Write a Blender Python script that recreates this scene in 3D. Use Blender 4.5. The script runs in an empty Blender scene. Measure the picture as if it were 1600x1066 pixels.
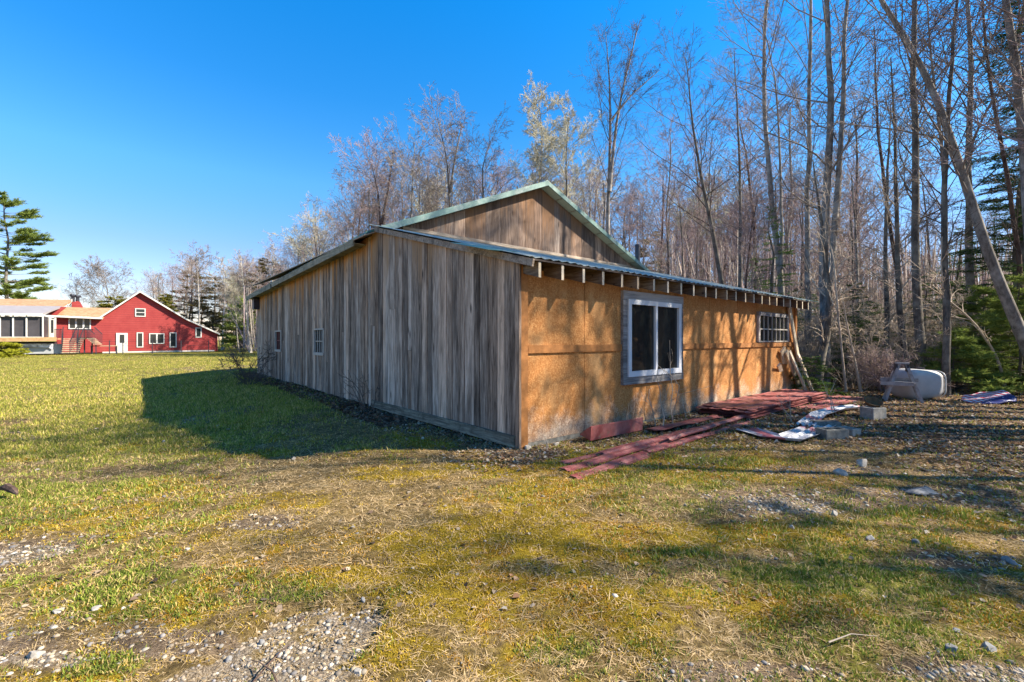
import bpy, math, random
import numpy as np
from mathutils import Vector, Matrix

# ------------------------------------------------------------------ camera, sky, sun
SC = bpy.context.scene
COL = SC.collection
CAMH = 1.38
F = 706.0                      # focal length in photo pixels (1600 wide)
HY = 530.0                     # horizon row
cam = bpy.data.cameras.new("camera"); camo = bpy.data.objects.new("camera", cam); COL.objects.link(camo)
cam.sensor_width = 36; cam.lens = 36*F/1600; cam.clip_start = .05; cam.clip_end = 3000
cam.shift_y = -(HY-533)/1600.0*-1
camo.location = (0, 0, CAMH); camo.rotation_euler = (math.pi/2, 0, 0)
SC.camera = camo
SUN_AZ = math.atan2(1., -.07); SUN_EL = math.radians(38.5)
world = bpy.data.worlds.new("World"); SC.world = world; world.use_nodes = True
wn = world.node_tree.nodes; wl = world.node_tree.links
bg = wn["Background"]; sky = wn.new("ShaderNodeTexSky"); sky.sky_type = 'NISHITA'; sky.sun_disc = False
sky.sun_elevation = SUN_EL; sky.sun_rotation = SUN_AZ; sky.air_density = 1.0; sky.dust_density = .3; sky.ozone_density = 2.6
hs_ = wn.new("ShaderNodeHueSaturation"); hs_.inputs['Saturation'].default_value = 1.3; hs_.inputs['Hue'].default_value = .5
wl.new(sky.outputs[0], hs_.inputs['Color']); 
_tc = wn.new("ShaderNodeTexCoord"); _sx = wn.new("ShaderNodeSeparateXYZ"); _rp = wn.new("ShaderNodeValToRGB"); _mx = wn.new("ShaderNodeMix"); _mx.data_type = 'RGBA'; _mx.blend_type = 'MULTIPLY'; _mx.inputs[0].default_value = 1
wl.new(_tc.outputs['Generated'], _sx.inputs[0]); wl.new(_sx.outputs[2], _rp.inputs[0]); _e = _rp.color_ramp.elements
while len(_e) < 6: _e.new(.5)
for _i, (_p, _c) in enumerate([(0, (.78,.62,.66)), (.17, (.74,.65,.72)), (.30, (.70,.90,.93)), (.45, (.32,.88,1.03)), (.6, (.13,.95,1.15)), (1, (.42,.42,.38))]): _e[_i].position = _p; _e[_i].color = _c+(1,)
wl.new(hs_.outputs[0], _mx.inputs[6]); wl.new(_rp.outputs[0], _mx.inputs[7]); wl.new(_mx.outputs[2], bg.inputs[0]); bg.inputs[1].default_value = .114
sl = bpy.data.lights.new("sun", 'SUN'); sl.energy = 5.0; sl.angle = math.radians(.55); sl.color = (1, .90, .75)
slo = bpy.data.objects.new("sun", sl); COL.objects.link(slo)
SD = Vector((math.sin(SUN_AZ)*math.cos(SUN_EL), math.cos(SUN_AZ)*math.cos(SUN_EL), math.sin(SUN_EL)))
slo.rotation_euler = SD.to_track_quat('Z', 'Y').to_euler()
SC.view_settings.view_transform = 'Standard'; SC.view_settings.look = 'None'
SC.view_settings.exposure = 1.34; SC.view_settings.gamma = 1
SC.cycles.max_bounces = 5; SC.cycles.diffuse_bounces = 3

# ------------------------------------------------------------------ helpers
rng = np.random.default_rng(7); random.seed(7)
TH = math.radians(39.9)
V_ = np.array([math.cos(TH), math.sin(TH)]); U_ = np.array([-math.sin(TH), math.cos(TH)])
C0 = np.array([.096, 5.65])

def gp(px, py):                       # a ground point seen at a photo pixel
    d = F*CAMH/(py-HY); return ((px-800)/F*d, d)
def wp(px, py, d):                    # a point at distance d
    return ((px-800)/F*d, d, CAMH+(HY-py)/F*d)
def loc(x, y):                        # world -> barn frame
    q = np.array([x, y])-C0; return float(q@V_), float(q@U_)

def tag(o, label=None, cat=None, group=None, kind=None):
    if label: o['label'] = label
    if cat: o['category'] = cat
    if group: o['group'] = group
    if kind: o['kind'] = kind
    return o
def empty(name, label, cat, location=(0,0,0), rz=0, group=None):
    o = bpy.data.objects.new(name, None); COL.objects.link(o); o.empty_display_size = .1
    o.location = location; o.rotation_euler = (0,0,rz); return tag(o, label, cat, group)
def mesh_np(name, V, Fs, mat=None, parent=None, attrs=None, smooth=False, cols=None):
    """V (n,3); Fs list of int arrays (m,k)."""
    me = bpy.data.meshes.new(name); V = np.asarray(V, np.float32)
    Fs = [np.asarray(f, np.int32) for f in Fs if len(f)]
    me.vertices.add(len(V)); me.vertices.foreach_set('co', V.ravel())
    nl = sum(f.size for f in Fs); npoly = sum(len(f) for f in Fs)
    me.loops.add(nl); me.loops.foreach_set('vertex_index', np.concatenate([f.ravel() for f in Fs]))
    me.polygons.add(npoly)
    tot = np.concatenate([np.full(len(f), f.shape[1], np.int32) for f in Fs])
    st = np.concatenate([[0], np.cumsum(tot)[:-1]]).astype(np.int32)
    me.polygons.foreach_set('loop_start', st); me.polygons.foreach_set('loop_total', tot)
    me.update(calc_edges=True)
    me.polygons.foreach_set('use_smooth', np.full(npoly, bool(smooth)))
    for k, (dom, arr) in (attrs or {}).items():
        a = me.attributes.new(k, 'FLOAT', dom); a.data.foreach_set('value', np.asarray(arr, np.float32))
    for k, (dom, arr) in (cols or {}).items():
        a = me.color_attributes.new(k, 'FLOAT_COLOR', dom); a.data.foreach_set('color', np.asarray(arr, np.float32).ravel())
    if mat: me.materials.append(mat)
    o = bpy.data.objects.new(name, me); COL.objects.link(o)
    if parent: o.parent = parent
    return o

class MB:
    def __init__(s): s.v = []; s.f4 = []; s.f3 = []; s.fn = []; s.r4 = []; s.r3 = []; s.rn = []
    def add(s, vs, fs, r=None):
        b = len(s.v); s.v += [tuple(p) for p in vs]
        if r is None: r = random.random()
        for f in fs:
            g = tuple(b+i for i in f)
            if len(f) == 4: s.f4.append(g); s.r4.append(r)
            elif len(f) == 3: s.f3.append(g); s.r3.append(r)
            else: s.fn.append(g); s.rn.append(r)
    def box(s, x0, x1, y0, y1, z0, z1, r=None, jit=0):
        v = [(x,y,z) for z in (z0,z1) for (x,y) in ((x0,y0),(x1,y0),(x1,y1),(x0,y1))]
        if jit: v = [(a+random.uniform(-jit,jit), b+random.uniform(-jit,jit), c+random.uniform(-jit,jit)) for a,b,c in v]
        s.add(v, [(0,3,2,1),(4,5,6,7),(0,1,5,4),(1,2,6,5),(2,3,7,6),(3,0,4,7)], r)
    def bar(s, a, b, w, h, up=(0,0,1), r=None):
        a = Vector(a); b = Vector(b); d = (b-a).normalized(); up = Vector(up)
        x = d.cross(up); x = x.normalized() if x.length > 1e-5 else Vector((1,0,0)); z = x.cross(d).normalized()
        v = []
        for p in (a, b):
            for sx, sz in ((-1,-1),(1,-1),(1,1),(-1,1)): v.append(p+x*(sx*w/2)+z*(sz*h/2))
        s.add(v, [(0,1,2,3),(7,6,5,4),(0,4,5,1),(1,5,6,2),(2,6,7,3),(3,7,4,0)], r)
    def prism(s, poly, d, r=None):     # poly: list of 3-D points (planar), d: extrusion
        n = len(poly); v = [Vector(p) for p in poly]+[Vector(p)+Vector(d) for p in poly]
        s.add(v, [tuple(range(n-1,-1,-1)), tuple(range(n,2*n))]+[(i,(i+1)%n,n+(i+1)%n,n+i) for i in range(n)], r)
    def tube(s, pts, rad, n=8, cap=True, r=None):
        pts = [Vector(p) for p in pts]; rr = rad if hasattr(rad,'__len__') else [rad]*len(pts); v = []
        for i,p in enumerate(pts):
            d = (pts[min(i+1,len(pts)-1)]-pts[max(i-1,0)]).normalized()
            a = d.cross(Vector((.31,.2,.93))).normalized(); b = d.cross(a)
            for k in range(n):
                t = 2*math.pi*k/n; v.append(p+(a*math.cos(t)+b*math.sin(t))*rr[i])
        f = [(i*n+k, i*n+(k+1)%n, (i+1)*n+(k+1)%n, (i+1)*n+k) for i in range(len(pts)-1) for k in range(n)]
        if cap: f += [tuple(range(n-1,-1,-1)), tuple(range((len(pts)-1)*n, len(pts)*n))]
        s.add(v, f, r)
    def build(s, name, mat, parent=None, smooth=False, bevel=0):
        fs = []; rs = []
        if s.f4: fs.append(np.array(s.f4)); rs += s.r4
        if s.f3: fs.append(np.array(s.f3)); rs += s.r3
        rn = sorted(range(len(s.fn)), key=lambda i: len(s.fn[i]))
        for i in rn: fs.append(np.array([s.fn[i]])); rs.append(s.rn[i])
        o = mesh_np(name, s.v, fs, mat, parent, {'rnd': ('FACE', rs)}, smooth)
        if bevel:
            m = o.modifiers.new('bevel', 'BEVEL'); m.width = bevel; m.segments = 2; m.limit_method = 'ANGLE'
        return o

# value noise in numpy
_perm = np.random.default_rng(3).random((512, 512)).astype(np.float32)
def vnoise(x, y, sc=1., oct=4, seed=0):
    x = np.asarray(x, float)*sc+seed*17.3; y = np.asarray(y, float)*sc+seed*9.7; s = 0; a = 1; t = 0
    for k in range(oct):
        xi = np.floor(x).astype(int); yi = np.floor(y).astype(int); fx = x-xi; fy = y-yi
        fx = fx*fx*(3-2*fx); fy = fy*fy*(3-2*fy)
        g = lambda i,j: _perm[(xi+i) % 512, (yi+j) % 512]
        s = s+a*((g(0,0)*(1-fx)+g(1,0)*fx)*(1-fy)+(g(0,1)*(1-fx)+g(1,1)*fx)*fy); t += a; a *= .55
        x = x*2.03+31.7; y = y*2.03+11.9
    return s/t
def sst(a, b, x): t = np.clip((x-a)/(b-a), 0, 1); return t*t*(3-2*t)

# ------------------------------------------------------------------ materials
class NT:
    def __init__(s, name, rough=.8, spec=.3, metal=0):
        s.m = bpy.data.materials.new(name); s.m.use_nodes = True; s.t = s.m.node_tree; s.n = s.t.nodes; s.l = s.t.links
        s.b = s.n["Principled BSDF"]; s.b.inputs['Roughness'].default_value = rough
        s.b.inputs['Specular IOR Level'].default_value = spec; s.b.inputs['Metallic'].default_value = metal
    def node(s, t, **k):
        n = s.n.new(t)
        for a, v in k.items(): setattr(n, a, v)
        return n
    def inp(s, sock, v):
        if v is None: return
        if isinstance(v, (int, float)): sock.default_value = v
        elif isinstance(v, (tuple, list)):
            sock.default_value = tuple(v)+(1,) if len(v) == 3 and sock.type == 'RGBA' else tuple(v)
        else: s.l.new(v, sock)
    def coord(s, scale=(1,1,1), kind='Object', off=None, rot=None):
        tc = s.node("ShaderNodeTexCoord"); mp = s.node("ShaderNodeMapping"); s.l.new(tc.outputs[kind], mp.inputs[0])
        mp.inputs['Scale'].default_value = scale
        if rot: mp.inputs['Rotation'].default_value = rot
        if off is not None: s.inp(mp.inputs['Location'], off)
        return mp.outputs[0]
    def attr(s, name, out='Fac'):
        a = s.node("ShaderNodeAttribute"); a.attribute_name = name; return a.outputs[out]
    def noise(s, vec, scale=5, detail=6, rough=.6, dist=0, out=0):
        n = s.node("ShaderNodeTexNoise"); s.l.new(vec, n.inputs['Vector']); n.inputs['Scale'].default_value = scale
        n.inputs['Detail'].default_value = detail; n.inputs['Roughness'].default_value = rough; n.inputs['Distortion'].default_value = dist
        return n.outputs[out]
    def vor(s, vec, scale=5, out='Color', feat='F1', rnd=1):
        n = s.node("ShaderNodeTexVoronoi"); n.feature = feat; s.l.new(vec, n.inputs['Vector']); n.inputs['Scale'].default_value = scale
        n.inputs['Randomness'].default_value = rnd
        return n.outputs[out]
    def ramp(s, fac, stops, interp='LINEAR'):
        r = s.node("ShaderNodeValToRGB"); s.l.new(fac, r.inputs[0]); e = r.color_ramp.elements; r.color_ramp.interpolation = interp
        while len(e) < len(stops): e.new(.5)
        for i, (p, c) in enumerate(stops):
            e[i].position = p; e[i].color = (c, c, c, 1) if isinstance(c, (int, float)) else tuple(c)+(1,)
        return r.outputs[0]
    def mix(s, fac, a, b, mode='MIX'):
        m = s.node("ShaderNodeMix"); m.data_type = 'RGBA'; m.blend_type = mode
        s.inp(m.inputs[0], fac); s.inp(m.inputs[6], a); s.inp(m.inputs[7], b); return m.outputs[2]
    def math(s, op, a, b=None, c=None):
        m = s.node("ShaderNodeMath"); m.operation = op; s.inp(m.inputs[0], a)
        if b is not None: s.inp(m.inputs[1], b)
        if c is not None: s.inp(m.inputs[2], c)
        return m.outputs[0]
    def sep(s, v):
        n = s.node("ShaderNodeSeparateXYZ"); s.l.new(v, n.inputs[0]); return n.outputs
    def comb(s, x=0, y=0, z=0):
        n = s.node("ShaderNodeCombineXYZ")
        for i, v in enumerate((x, y, z)): s.inp(n.inputs[i], v)
        return n.outputs[0]
    def bump(s, h, strength=.5, dist=.01):
        b = s.node("ShaderNodeBump"); s.l.new(h, b.inputs['Height']); b.inputs['Strength'].default_value = strength
        b.inputs['Distance'].default_value = dist; s.l.new(b.outputs[0], s.b.inputs['Normal'])
    def done(s, col, rough=None):
        s.inp(s.b.inputs['Base Color'], col)
        if rough is not None: s.inp(s.b.inputs['Roughness'], rough)
        return s.m

def simple(name, c, var=.25, scale=6, rough=.8, spec=.3, metal=0, bump=.2):
    t = NT(name, rough, spec, metal); n = t.noise(t.coord(), scale, 6, .65)
    lo = tuple(x*(1-var) for x in c); hi = tuple(min(1, x*(1+var)) for x in c)
    if bump: t.bump(n, bump, .01)
    return t.done(t.ramp(n, [(.3, lo), (.7, hi)]))

def wood_mat(name, dark, mid, light, stain=None, topz=3.2, low=None, axis='Z', contrast=1., topw=1.1):
    """weathered boards: grain runs along axis, every board (rnd) differs"""
    t = NT(name, .85, .2)
    r = t.attr('rnd'); big = t.math('MULTIPLY', r, 60.)
    sc = {'Z': (1,1,.06), 'X': (.06,1,1), 'Y': (1,.06,1)}[axis]
    off = t.comb(big, big, big)
    g = t.noise(t.coord(sc, off=off), 42, 5, .7, .6)
    g2 = t.noise(t.coord(sc, off=off), 9, 4, .6, 1.2)
    g3 = t.noise(t.coord((1,1,.3) if axis == 'Z' else (.3,1,1), off=off), 3.2, 5, .65)
    gg = t.math('ADD', t.math('MULTIPLY', g, .5), t.math('ADD', t.math('MULTIPLY', g2, .32), t.math('MULTIPLY', g3, .18)))
    rr = t.math('MULTIPLY', t.math('SUBTRACT', r, .5), .15)
    col = t.ramp(t.math('ADD', gg, rr), [(.37, dark), (.5, mid), (.63, light)])
    # board hue drift
    r2 = t.math('FRACT', t.math('MULTIPLY', r, 7.31))
    col = t.mix(t.math('MULTIPLY', t.ramp(r2, [(.45, 0.), (1, 1.)]), .45), col, t.mix(1, col, (1.3, 1.0, .74), 'MULTIPLY'))
    # knots
    kv = t.vor(t.coord((2.2,2.2,.55) if axis == 'Z' else (.55,2.2,2.2), off=off), 2.3, 'Distance')
    col = t.mix(t.ramp(kv, [(.05, .9), (.13, 0.)]), col, tuple(x*.35 for x in dark))
    # dark weather streaks
    st = t.noise(t.coord((1,1,.12) if axis == 'Z' else (.12,1,1), off=off), 5, 4, .6, .4)
    col = t.mix(t.ramp(st, [(.52, 0.), (.72, .72*contrast)]), col, tuple(x*.45 for x in dark))
    if stain:
        z = t.sep(t.coord())[2]
        m = t.math('SUBTRACT', z, topz-topw)
        m = t.math('DIVIDE', m, topw)
        m = t.math('ADD', m, t.math('MULTIPLY', t.math('SUBTRACT', g2, .5), 1.9))
        m = t.math('ADD', m, t.math('MULTIPLY', t.math('SUBTRACT', t.math('FRACT', t.math('MULTIPLY', r, 3.7)), .5), 1.0))
        m = t.ramp(m, [(.28, 0.), (.85, .9)])
        col = t.mix(m, col, t.mix(g, tuple(x*.45 for x in stain), stain))
    t.bump(t.math('ADD', g, t.math('MULTIPLY', kv, .3)), .55, .006)
    return t.done(col)

M = {}
M['boards'] = wood_mat('weathered_boards', (.07,.048,.035), (.31,.235,.18), (.68,.55,.45), stain=(.62,.30,.11), topz=3.55, topw=1.25)
M['boards_low'] = wood_mat('weathered_boards_lean', (.07,.049,.037), (.30,.232,.182), (.66,.54,.445), stain=(.50,.30,.16), topz=3.5, topw=1.3)
M['gable'] = wood_mat('gable_boards', (.10,.068,.052), (.21,.155,.125), (.39,.325,.28), stain=(.34,.18,.09), topz=5.2, topw=1.8, contrast=.5)
M['trimwood'] = wood_mat('trim_boards', (.12,.10,.085), (.30,.26,.22), (.5,.45,.39), axis='X')
M['greenwood'] = wood_mat('fascia_boards', (.10,.095,.075), (.26,.25,.19), (.42,.40,.31), axis='Y')
M['rafter'] = wood_mat('shaded_rafter_wood', (.06,.04,.03), (.15,.11,.08), (.30,.25,.19), axis='Y', contrast=.3)  # shade on the rafter sides is painted into this dark wood colour
M['sheath'] = simple('shaded_sheathing', (.07,.05,.04), .4, 8)  # dark colour paints the shade in the gaps between rafters
M['leanwood'] = wood_mat('loose_lumber', (.34,.27,.19), (.58,.49,.36), (.76,.67,.53), axis='Z', contrast=.3)
M['casing'] = wood_mat('window_casing', (.12,.115,.115), (.26,.25,.25), (.42,.40,.39), axis='X', contrast=.6)
def osb_mat(name, low=True, k=1.):
    t = NT(name, .75, .25)
    c = t.coord((1,1,1)); a = t.vor(t.coord((1,1,2.3), rot=(0,.5,0)), 48); b = t.vor(t.coord((2.3,1,1), rot=(0,.7,0)), 38)
    f = t.mix(.5, a, b); f = t.node("ShaderNodeRGBToBW"); t.l.new(t.mix(.5, a, b), f.inputs[0]); f = f.outputs[0]
    f = t.math('ADD', t.math('MULTIPLY', f, .7), t.math('MULTIPLY', t.noise(c, 60, 3, .6), .3))
    col = t.ramp(f, [(.25, (.31*k,.12*k,.025*k)), (.5, (.46*k,.20*k,.062*k)), (.75, (.66*k,.36*k,.135*k))])
    p = t.noise(c, 1.3, 5, .6, .6)
    col = t.mix(t.ramp(p, [(.35, .0), (.75, .55)]), col, (.36*k,.13*k,.03*k))
    if low:
        z = t.sep(c)[2]
        h = t.math('SUBTRACT', t.math('ADD', .50, t.math('MULTIPLY', t.math('SUBTRACT', t.noise(c, 2.6, 5, .65), .5), 1.7)), z)
        bl = t.ramp(h, [(.05, 0.), (.55, .9)])
        col = t.mix(bl, col, t.mix(t.ramp(f, [(.4, 0.), (.6, 1.)]), (.27,.19,.13), (.70,.57,.45)))
        sp = t.noise(c, 9, 6, .7)
        h2 = t.math('ADD', t.math('SUBTRACT', .42, z), t.math('MULTIPLY', t.math('SUBTRACT', sp, .5), 1.1))
        col = t.mix(t.ramp(h2, [(.1, 0.), (.4, .6)]), col, (.16,.14,.12))
        # patchy weather bleaching higher up
        pb = t.noise(t.coord((1,1,.7), off=(3,1,2)), 1.9, 4, .6)
        col = t.mix(t.ramp(pb, [(.52, 0.), (.75, .55)]), col, (.70,.43,.19))
    sk = t.noise(t.coord((1,1,.10)), 7, 4, .6, .3)
    col = t.mix(t.ramp(sk, [(.5, 0.), (.8, .45)]), col, (.22,.09,.025))
    t.bump(f, .25, .003)
    return t.done(col)
M['osb'] = osb_mat('stained_strandboard'); M['osbtrim'] = simple('stained_trim', (.36,.15,.045), .35, 9)
def metal_mat(name, c, worn, rough=.45, scale=3):
    t = NT(name, rough, .5); n = t.noise(t.coord(), scale, 7, .7, .5); n2 = t.noise(t.coord((1,1,.3)), 22, 5, .6)
    col = t.mix(t.ramp(n, [(.48, 0.), (.68, .8)]), c, worn); col = t.mix(t.ramp(n2, [(.45, 0.), (.8, .5)]), col, tuple(x*.6 for x in c))
    t.bump(n, .15, .01); return t.done(col)
M['green'] = metal_mat('green_roof_metal', (.05,.155,.14), (.13,.24,.21))
M['leanmetal'] = metal_mat('weathered_lean_to_metal', (.30,.33,.30), (.07,.19,.18), .5, 1.2)
M['greenlite'] = metal_mat('pale_green_trim', (.17,.29,.25), (.46,.50,.45), .5)  # lighter green than the roof sheets, with paler noise patches
M['soffit'] = metal_mat('pale_soffit', (.42,.46,.35), (.30,.33,.24), .6)
M['greenwall'] = metal_mat('green_siding', (.03,.19,.14), (.06,.28,.2))
M['white'] = simple('white_vinyl', (.66,.67,.70), .05, 4, .4, .4, bump=0)
M['muntin'] = simple('pale_muntin', (.40,.365,.32), .15, 9, .6)
M['dark'] = simple('dark_metal', (.035,.035,.045), .3, 9, .5)
M['pipe'] = metal_mat('flue_steel', (.06,.06,.075), (.13,.12,.13), .5)
M['concrete'] = simple('concrete', (.17,.165,.145), .5, 12, .9, .2, bump=.6)
M['concretelight'] = simple('pale_concrete', (.33,.31,.27), .35, 12, .9, .2, bump=.6)
M['interior'] = simple('barn_interior', (.02,.018,.016), .2)
M['redframe'] = simple('red_sash', (.16,.02,.02), .4, 12, .6)
def glass(name, c=(.012,.014,.014), rough=.04):
    t = NT(name, rough, .35); n = t.noise(t.coord(), 14, 4, .6); d = t.noise(t.coord(), 3, 3, .5)
    t.bump(d, .05, .02); return t.done(t.mix(t.ramp(n, [(.5, 0.), (.9, .25)]), c, (.07,.07,.06)), rough)
M['glass'] = glass('dark_glass')
M['glassold'] = glass('dusty_glass', (.05,.055,.05), .12)
t = NT('red_sheet_metal', .5, .4); n = t.noise(t.coord(), 3, 7, .7, .5); n2 = t.noise(t.coord(), 18, 5, .65)
c_ = t.mix(t.ramp(n, [(.4, 0.), (.7, .75)]), (.22,.045,.045), (.46,.20,.18)); c_ = t.mix(t.ramp(n2, [(.5, 0.), (.75, .6)]), c_, (.10,.03,.028))
t.bump(n2, .2, .01); M['redmetal'] = t.done(t.mix(t.ramp(t.noise(t.coord(), 9, 6, .7), [(.55, 0.), (.7, .7)]), c_, (.22,.17,.12)))
# ground
t = NT('turf', .95, .1); co = t.coord()
mk = t.attr('mask', 'Color'); sepc = t.node("ShaderNodeSeparateColor"); t.l.new(mk, sepc.inputs[0])
gG, gM, gD = sepc.outputs; gL = t.attr('litter'); gR = t.attr('grav')
n1 = t.noise(co, 1.7, 8, .7); n2 = t.noise(co, 28, 6, .75); n3 = t.noise(co, 110, 4, .7); vv = t.vor(co, 95, 'Distance')
straw = t.ramp(n2, [(.32, (.055,.038,.018)), (.52, (.20,.15,.065)), (.7, (.40,.31,.15))])
grn = t.ramp(n2, [(.32, (.065,.07,.015)), (.52, (.21,.21,.04)), (.72, (.40,.38,.10))])
mos = t.ramp(n3, [(.3, (.09,.06,.006)), (.5, (.27,.20,.02)), (.7, (.46,.37,.05))])
dirt = t.ramp(t.mix(.5, n2, n3), [(.35, (.055,.04,.028)), (.5, (.17,.13,.095)), (.66, (.34,.28,.22))])
gv = t.mix(t.ramp(t.vor(co, 110, 'Distance'), [(.1, 0.), (.6, 1.)]), (.33,.28,.22), (.12,.095,.07))
gvc = t.node("ShaderNodeRGBToBW"); t.l.new(t.vor(co, 150), gvc.inputs[0])
gv = t.mix(.75, gv, t.ramp(gvc.outputs[0], [(.2, (.12,.10,.08)), (.5, (.28,.24,.19)), (.8, (.46,.41,.34))]))
lit = t.ramp(t.mix(.5, n2, n3), [(.35, (.035,.022,.014)), (.52, (.15,.095,.06)), (.68, (.34,.24,.16))])
def mfac(m, lo=.35, hi=.65, amt=.5): return t.ramp(t.math('ADD', m, t.math('MULTIPLY', t.math('SUBTRACT', n2, .5), amt)), [(lo, 0.), (hi, 1.)])
col = t.mix(mfac(gG), straw, grn); col = t.mix(mfac(gM), col, mos); col = t.mix(mfac(gL), col, lit); col = t.mix(mfac(gD), col, dirt); col = t.mix(mfac(gR, .4, .6, .3), col, gv)
col = t.mix(1, col, t.ramp(n1, [(.36, (.62,.56,.48)), (.62, (1.3,1.2,1.08))]), 'MULTIPLY')
t.bump(t.math('ADD', n2, t.math('MULTIPLY', n3, .5)), .9, .04)
M['ground'] = t.done(col)
def tinted(name, k=1, rough=.8, trans=0):
    t = NT(name, rough, .15); c = t.attr('tint', 'Color'); t.done(c)
    if trans:
        tr = t.node("ShaderNodeBsdfTranslucent"); t.l.new(c, tr.inputs[0]); mx = t.node("ShaderNodeMixShader"); mx.inputs[0].default_value = trans
        t.l.new(t.b.outputs[0], mx.inputs[1]); t.l.new(tr.outputs[0], mx.inputs[2]); t.l.new(mx.outputs[0], t.n['Material Output'].inputs[0])
    return t.m
M['tint'] = tinted('blades', trans=.3); M['tinthard'] = tinted('pebble_mix'); M['leaflitter'] = tinted('dry_leaves', trans=.25)
def bark(name, dark, light, sc=9, lichen=None):
    t = NT(name, .95, .1); c = t.coord((1,1,.35)); n = t.noise(c, sc, 6, .7, .6); n2 = t.noise(t.coord((1,1,.8)), 3.0, 5, .6)
    col = t.ramp(n, [(.35, dark), (.65, light)])
    if lichen: col = t.mix(t.ramp(n2, [(.45, 0.), (.62, .8)]), col, lichen)
    t.bump(n, .6, .03); return t.done(col)
M['bark'] = bark('grey_bark', (.09,.078,.068), (.30,.265,.23), lichen=(.40,.37,.33))
M['barkdark'] = bark('dark_bark', (.05,.042,.036), (.18,.155,.13), lichen=(.24,.22,.18))
M['barkred'] = bark('reddish_bark', (.05,.03,.024), (.17,.115,.09))
M['barkbirch'] = bark('pale_birch_bark', (.22,.19,.16), (.60,.56,.50), 5)
M['twig'] = simple('twigs_grey', (.26,.22,.195), .35, 2, .95, .1, bump=0)
M['twigdark'] = simple('twigs_dark', (.13,.105,.09), .35, 2, .95, .1, bump=0)
M['twigred'] = simple('twigs_maroon', (.32,.24,.23), .35, .8, .95, .1, bump=0)
M['twigtan'] = simple('twigs_tan', (.48,.39,.30), .35, 2, .95, .1, bump=0)
M['twigbud'] = simple('twigs_budding', (.50,.46,.33), .3, 2, .95, .1, bump=0)
M['twigpale'] = simple('twigs_birch', (.42,.37,.32), .3, 2, .95, .1, bump=0)
print('materials ok')

# ------------------------------------------------------------------ ground
def blob(x, y, px, py, rx, ry, soft=.35):
    """soft world-space ellipse whose centre stands where the photo shows it"""
    cx, d = gp(px, py); a = rx/F*d; b = ry*d*d/(F*CAMH)
    w = 1+.55*(vnoise(x, y, 1.3/max(a, .3), 4, 5)-.5)*2
    return 1-sst(1-soft, 1+soft, np.sqrt(((x-cx)/a)**2+((y-d)/b)**2)*w)
def masks(x, y):
    x = np.asarray(x, float); y = np.asarray(y, float)
    s = (x-C0[0])*V_[0]+(y-C0[1])*V_[1]; tt = (x-C0[0])*U_[0]+(y-C0[1])*U_[1]
    n = vnoise(x, y, .9, 5, 1); nb = vnoise(x, y, .22, 4, 2); nf = vnoise(x, y, 3.5, 4, 3); nv = vnoise(x, y, 9, 3, 13)
    side = sst(-1.2, -5.0, x)                                   # lawn side
    far = sst(7, 13, y)*sst(1.0, -4, x)
    g = .20+(nb-.5)*.9+.22*side*sst(1.8, 3.4, y)+.40*far+(n-.5)*1.6+(nf-.5)*1.1+(nv-.5)*.8
    for b in [(300,930,230,45),(160,1050,60,18),(60,770,160,40),(250,640,260,40),(1370,795,60,18),(1420,985,50,14),(880,1020,60,18),(1190,722,100,7),(1300,905,110,12),(1040,870,60,10)]:
        g = g+.75*blob(x, y, *b)
    g = g-.38*blob(x, y, 500, 680, 260, 60)
    g = g-.7*blob(x, y, 120, 640, 150, 14)*(n > .45)-.6*blob(x, y, 640, 820, 300, 50)-.45*blob(x, y, 900, 900, 260, 120)
    m = .0+(vnoise(x, y, .75, 5, 6)-.5)*2.0+(nf-.5)*1.2+(nv-.5)*.7+.3*sst(-3.5, -.5, x)*sst(7, 4.5, y)
    for b in [(640,738,210,14),(1020,850,260,30),(1250,950,120,28),(500,905,80,18),(430,780,110,16),(1150,740,110,12),(900,960,230,60),(1480,960,200,30),(720,850,140,30),(560,690,220,22)]:
        m = m+.45*blob(x, y, *b)
    m = m*(1-far*.7)
    d = -.25+(vnoise(x, y, 1.0, 5, 8)-.5)*1.5
    for b in [(40,860,120,36),(110,1010,200,50),(300,1010,120,22),(1240,790,120,26),(1180,1060,120,20),(1500,1050,160,26),(1430,775,170,22),(1500,880,110,22),(1300,735,150,12),(420,815,60,14)]:
        d = d+1.05*blob(x, y, *b, soft=.5)
    for b in [(310,575,120,5),(40,652,70,8),(100,604,90,4),(185,606,35,3),(350,640,90,14)]:
        d = d+.8*blob(x, y, *b)*(.4+nf)
    gr = -.4+(nf-.5)*.5
    for b in [(470,1010,125,72),(430,1075,180,30),(25,862,80,14),(1225,795,95,18),(1530,1058,120,12),(60,1040,80,12)]:
        gr = gr+(1.05+(nv-.5)*.9)*blob(x, y, *b, soft=.3)
    gr = gr-1.2*sst(-.62, -.56, x+.03*(nv-.5))*(y < 2.6)*(x < 0.6)
    fe = sst(3.6, 5.6, x*.30+y*.66+(n-.5)*3.0)*sst(.6, 2.2, x+.2*y-1+(nb-.5)*2)   # under the trees, right of the barn
    wood = sst(27, 34, y+(nb-.5)*8)*sst(-17, -13, x-.25*(y-30))
    L = np.clip(fe*1.0+wood, 0, 1)
    near = sst(-1.0, -.25, tt)*sst(.9, .2, tt)*((s > -1) & (s < 10))
    left = sst(-.9, -.2, s+(n-.5)*.8)*sst(.5, .1, s)*((tt > -.6) & (tt < 16.5))
    L = np.clip(L*(.55+nf*.8)+near*.35+left*.85, 0, 1)
    house = sst(43, 45, y)*0
    return dict(g=np.clip(g, 0, 1), m=np.clip(m, 0, 1), d=np.clip(d, 0, 1), r=np.clip(gr, 0, 1), L=L, nf=nf, n=n)
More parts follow.
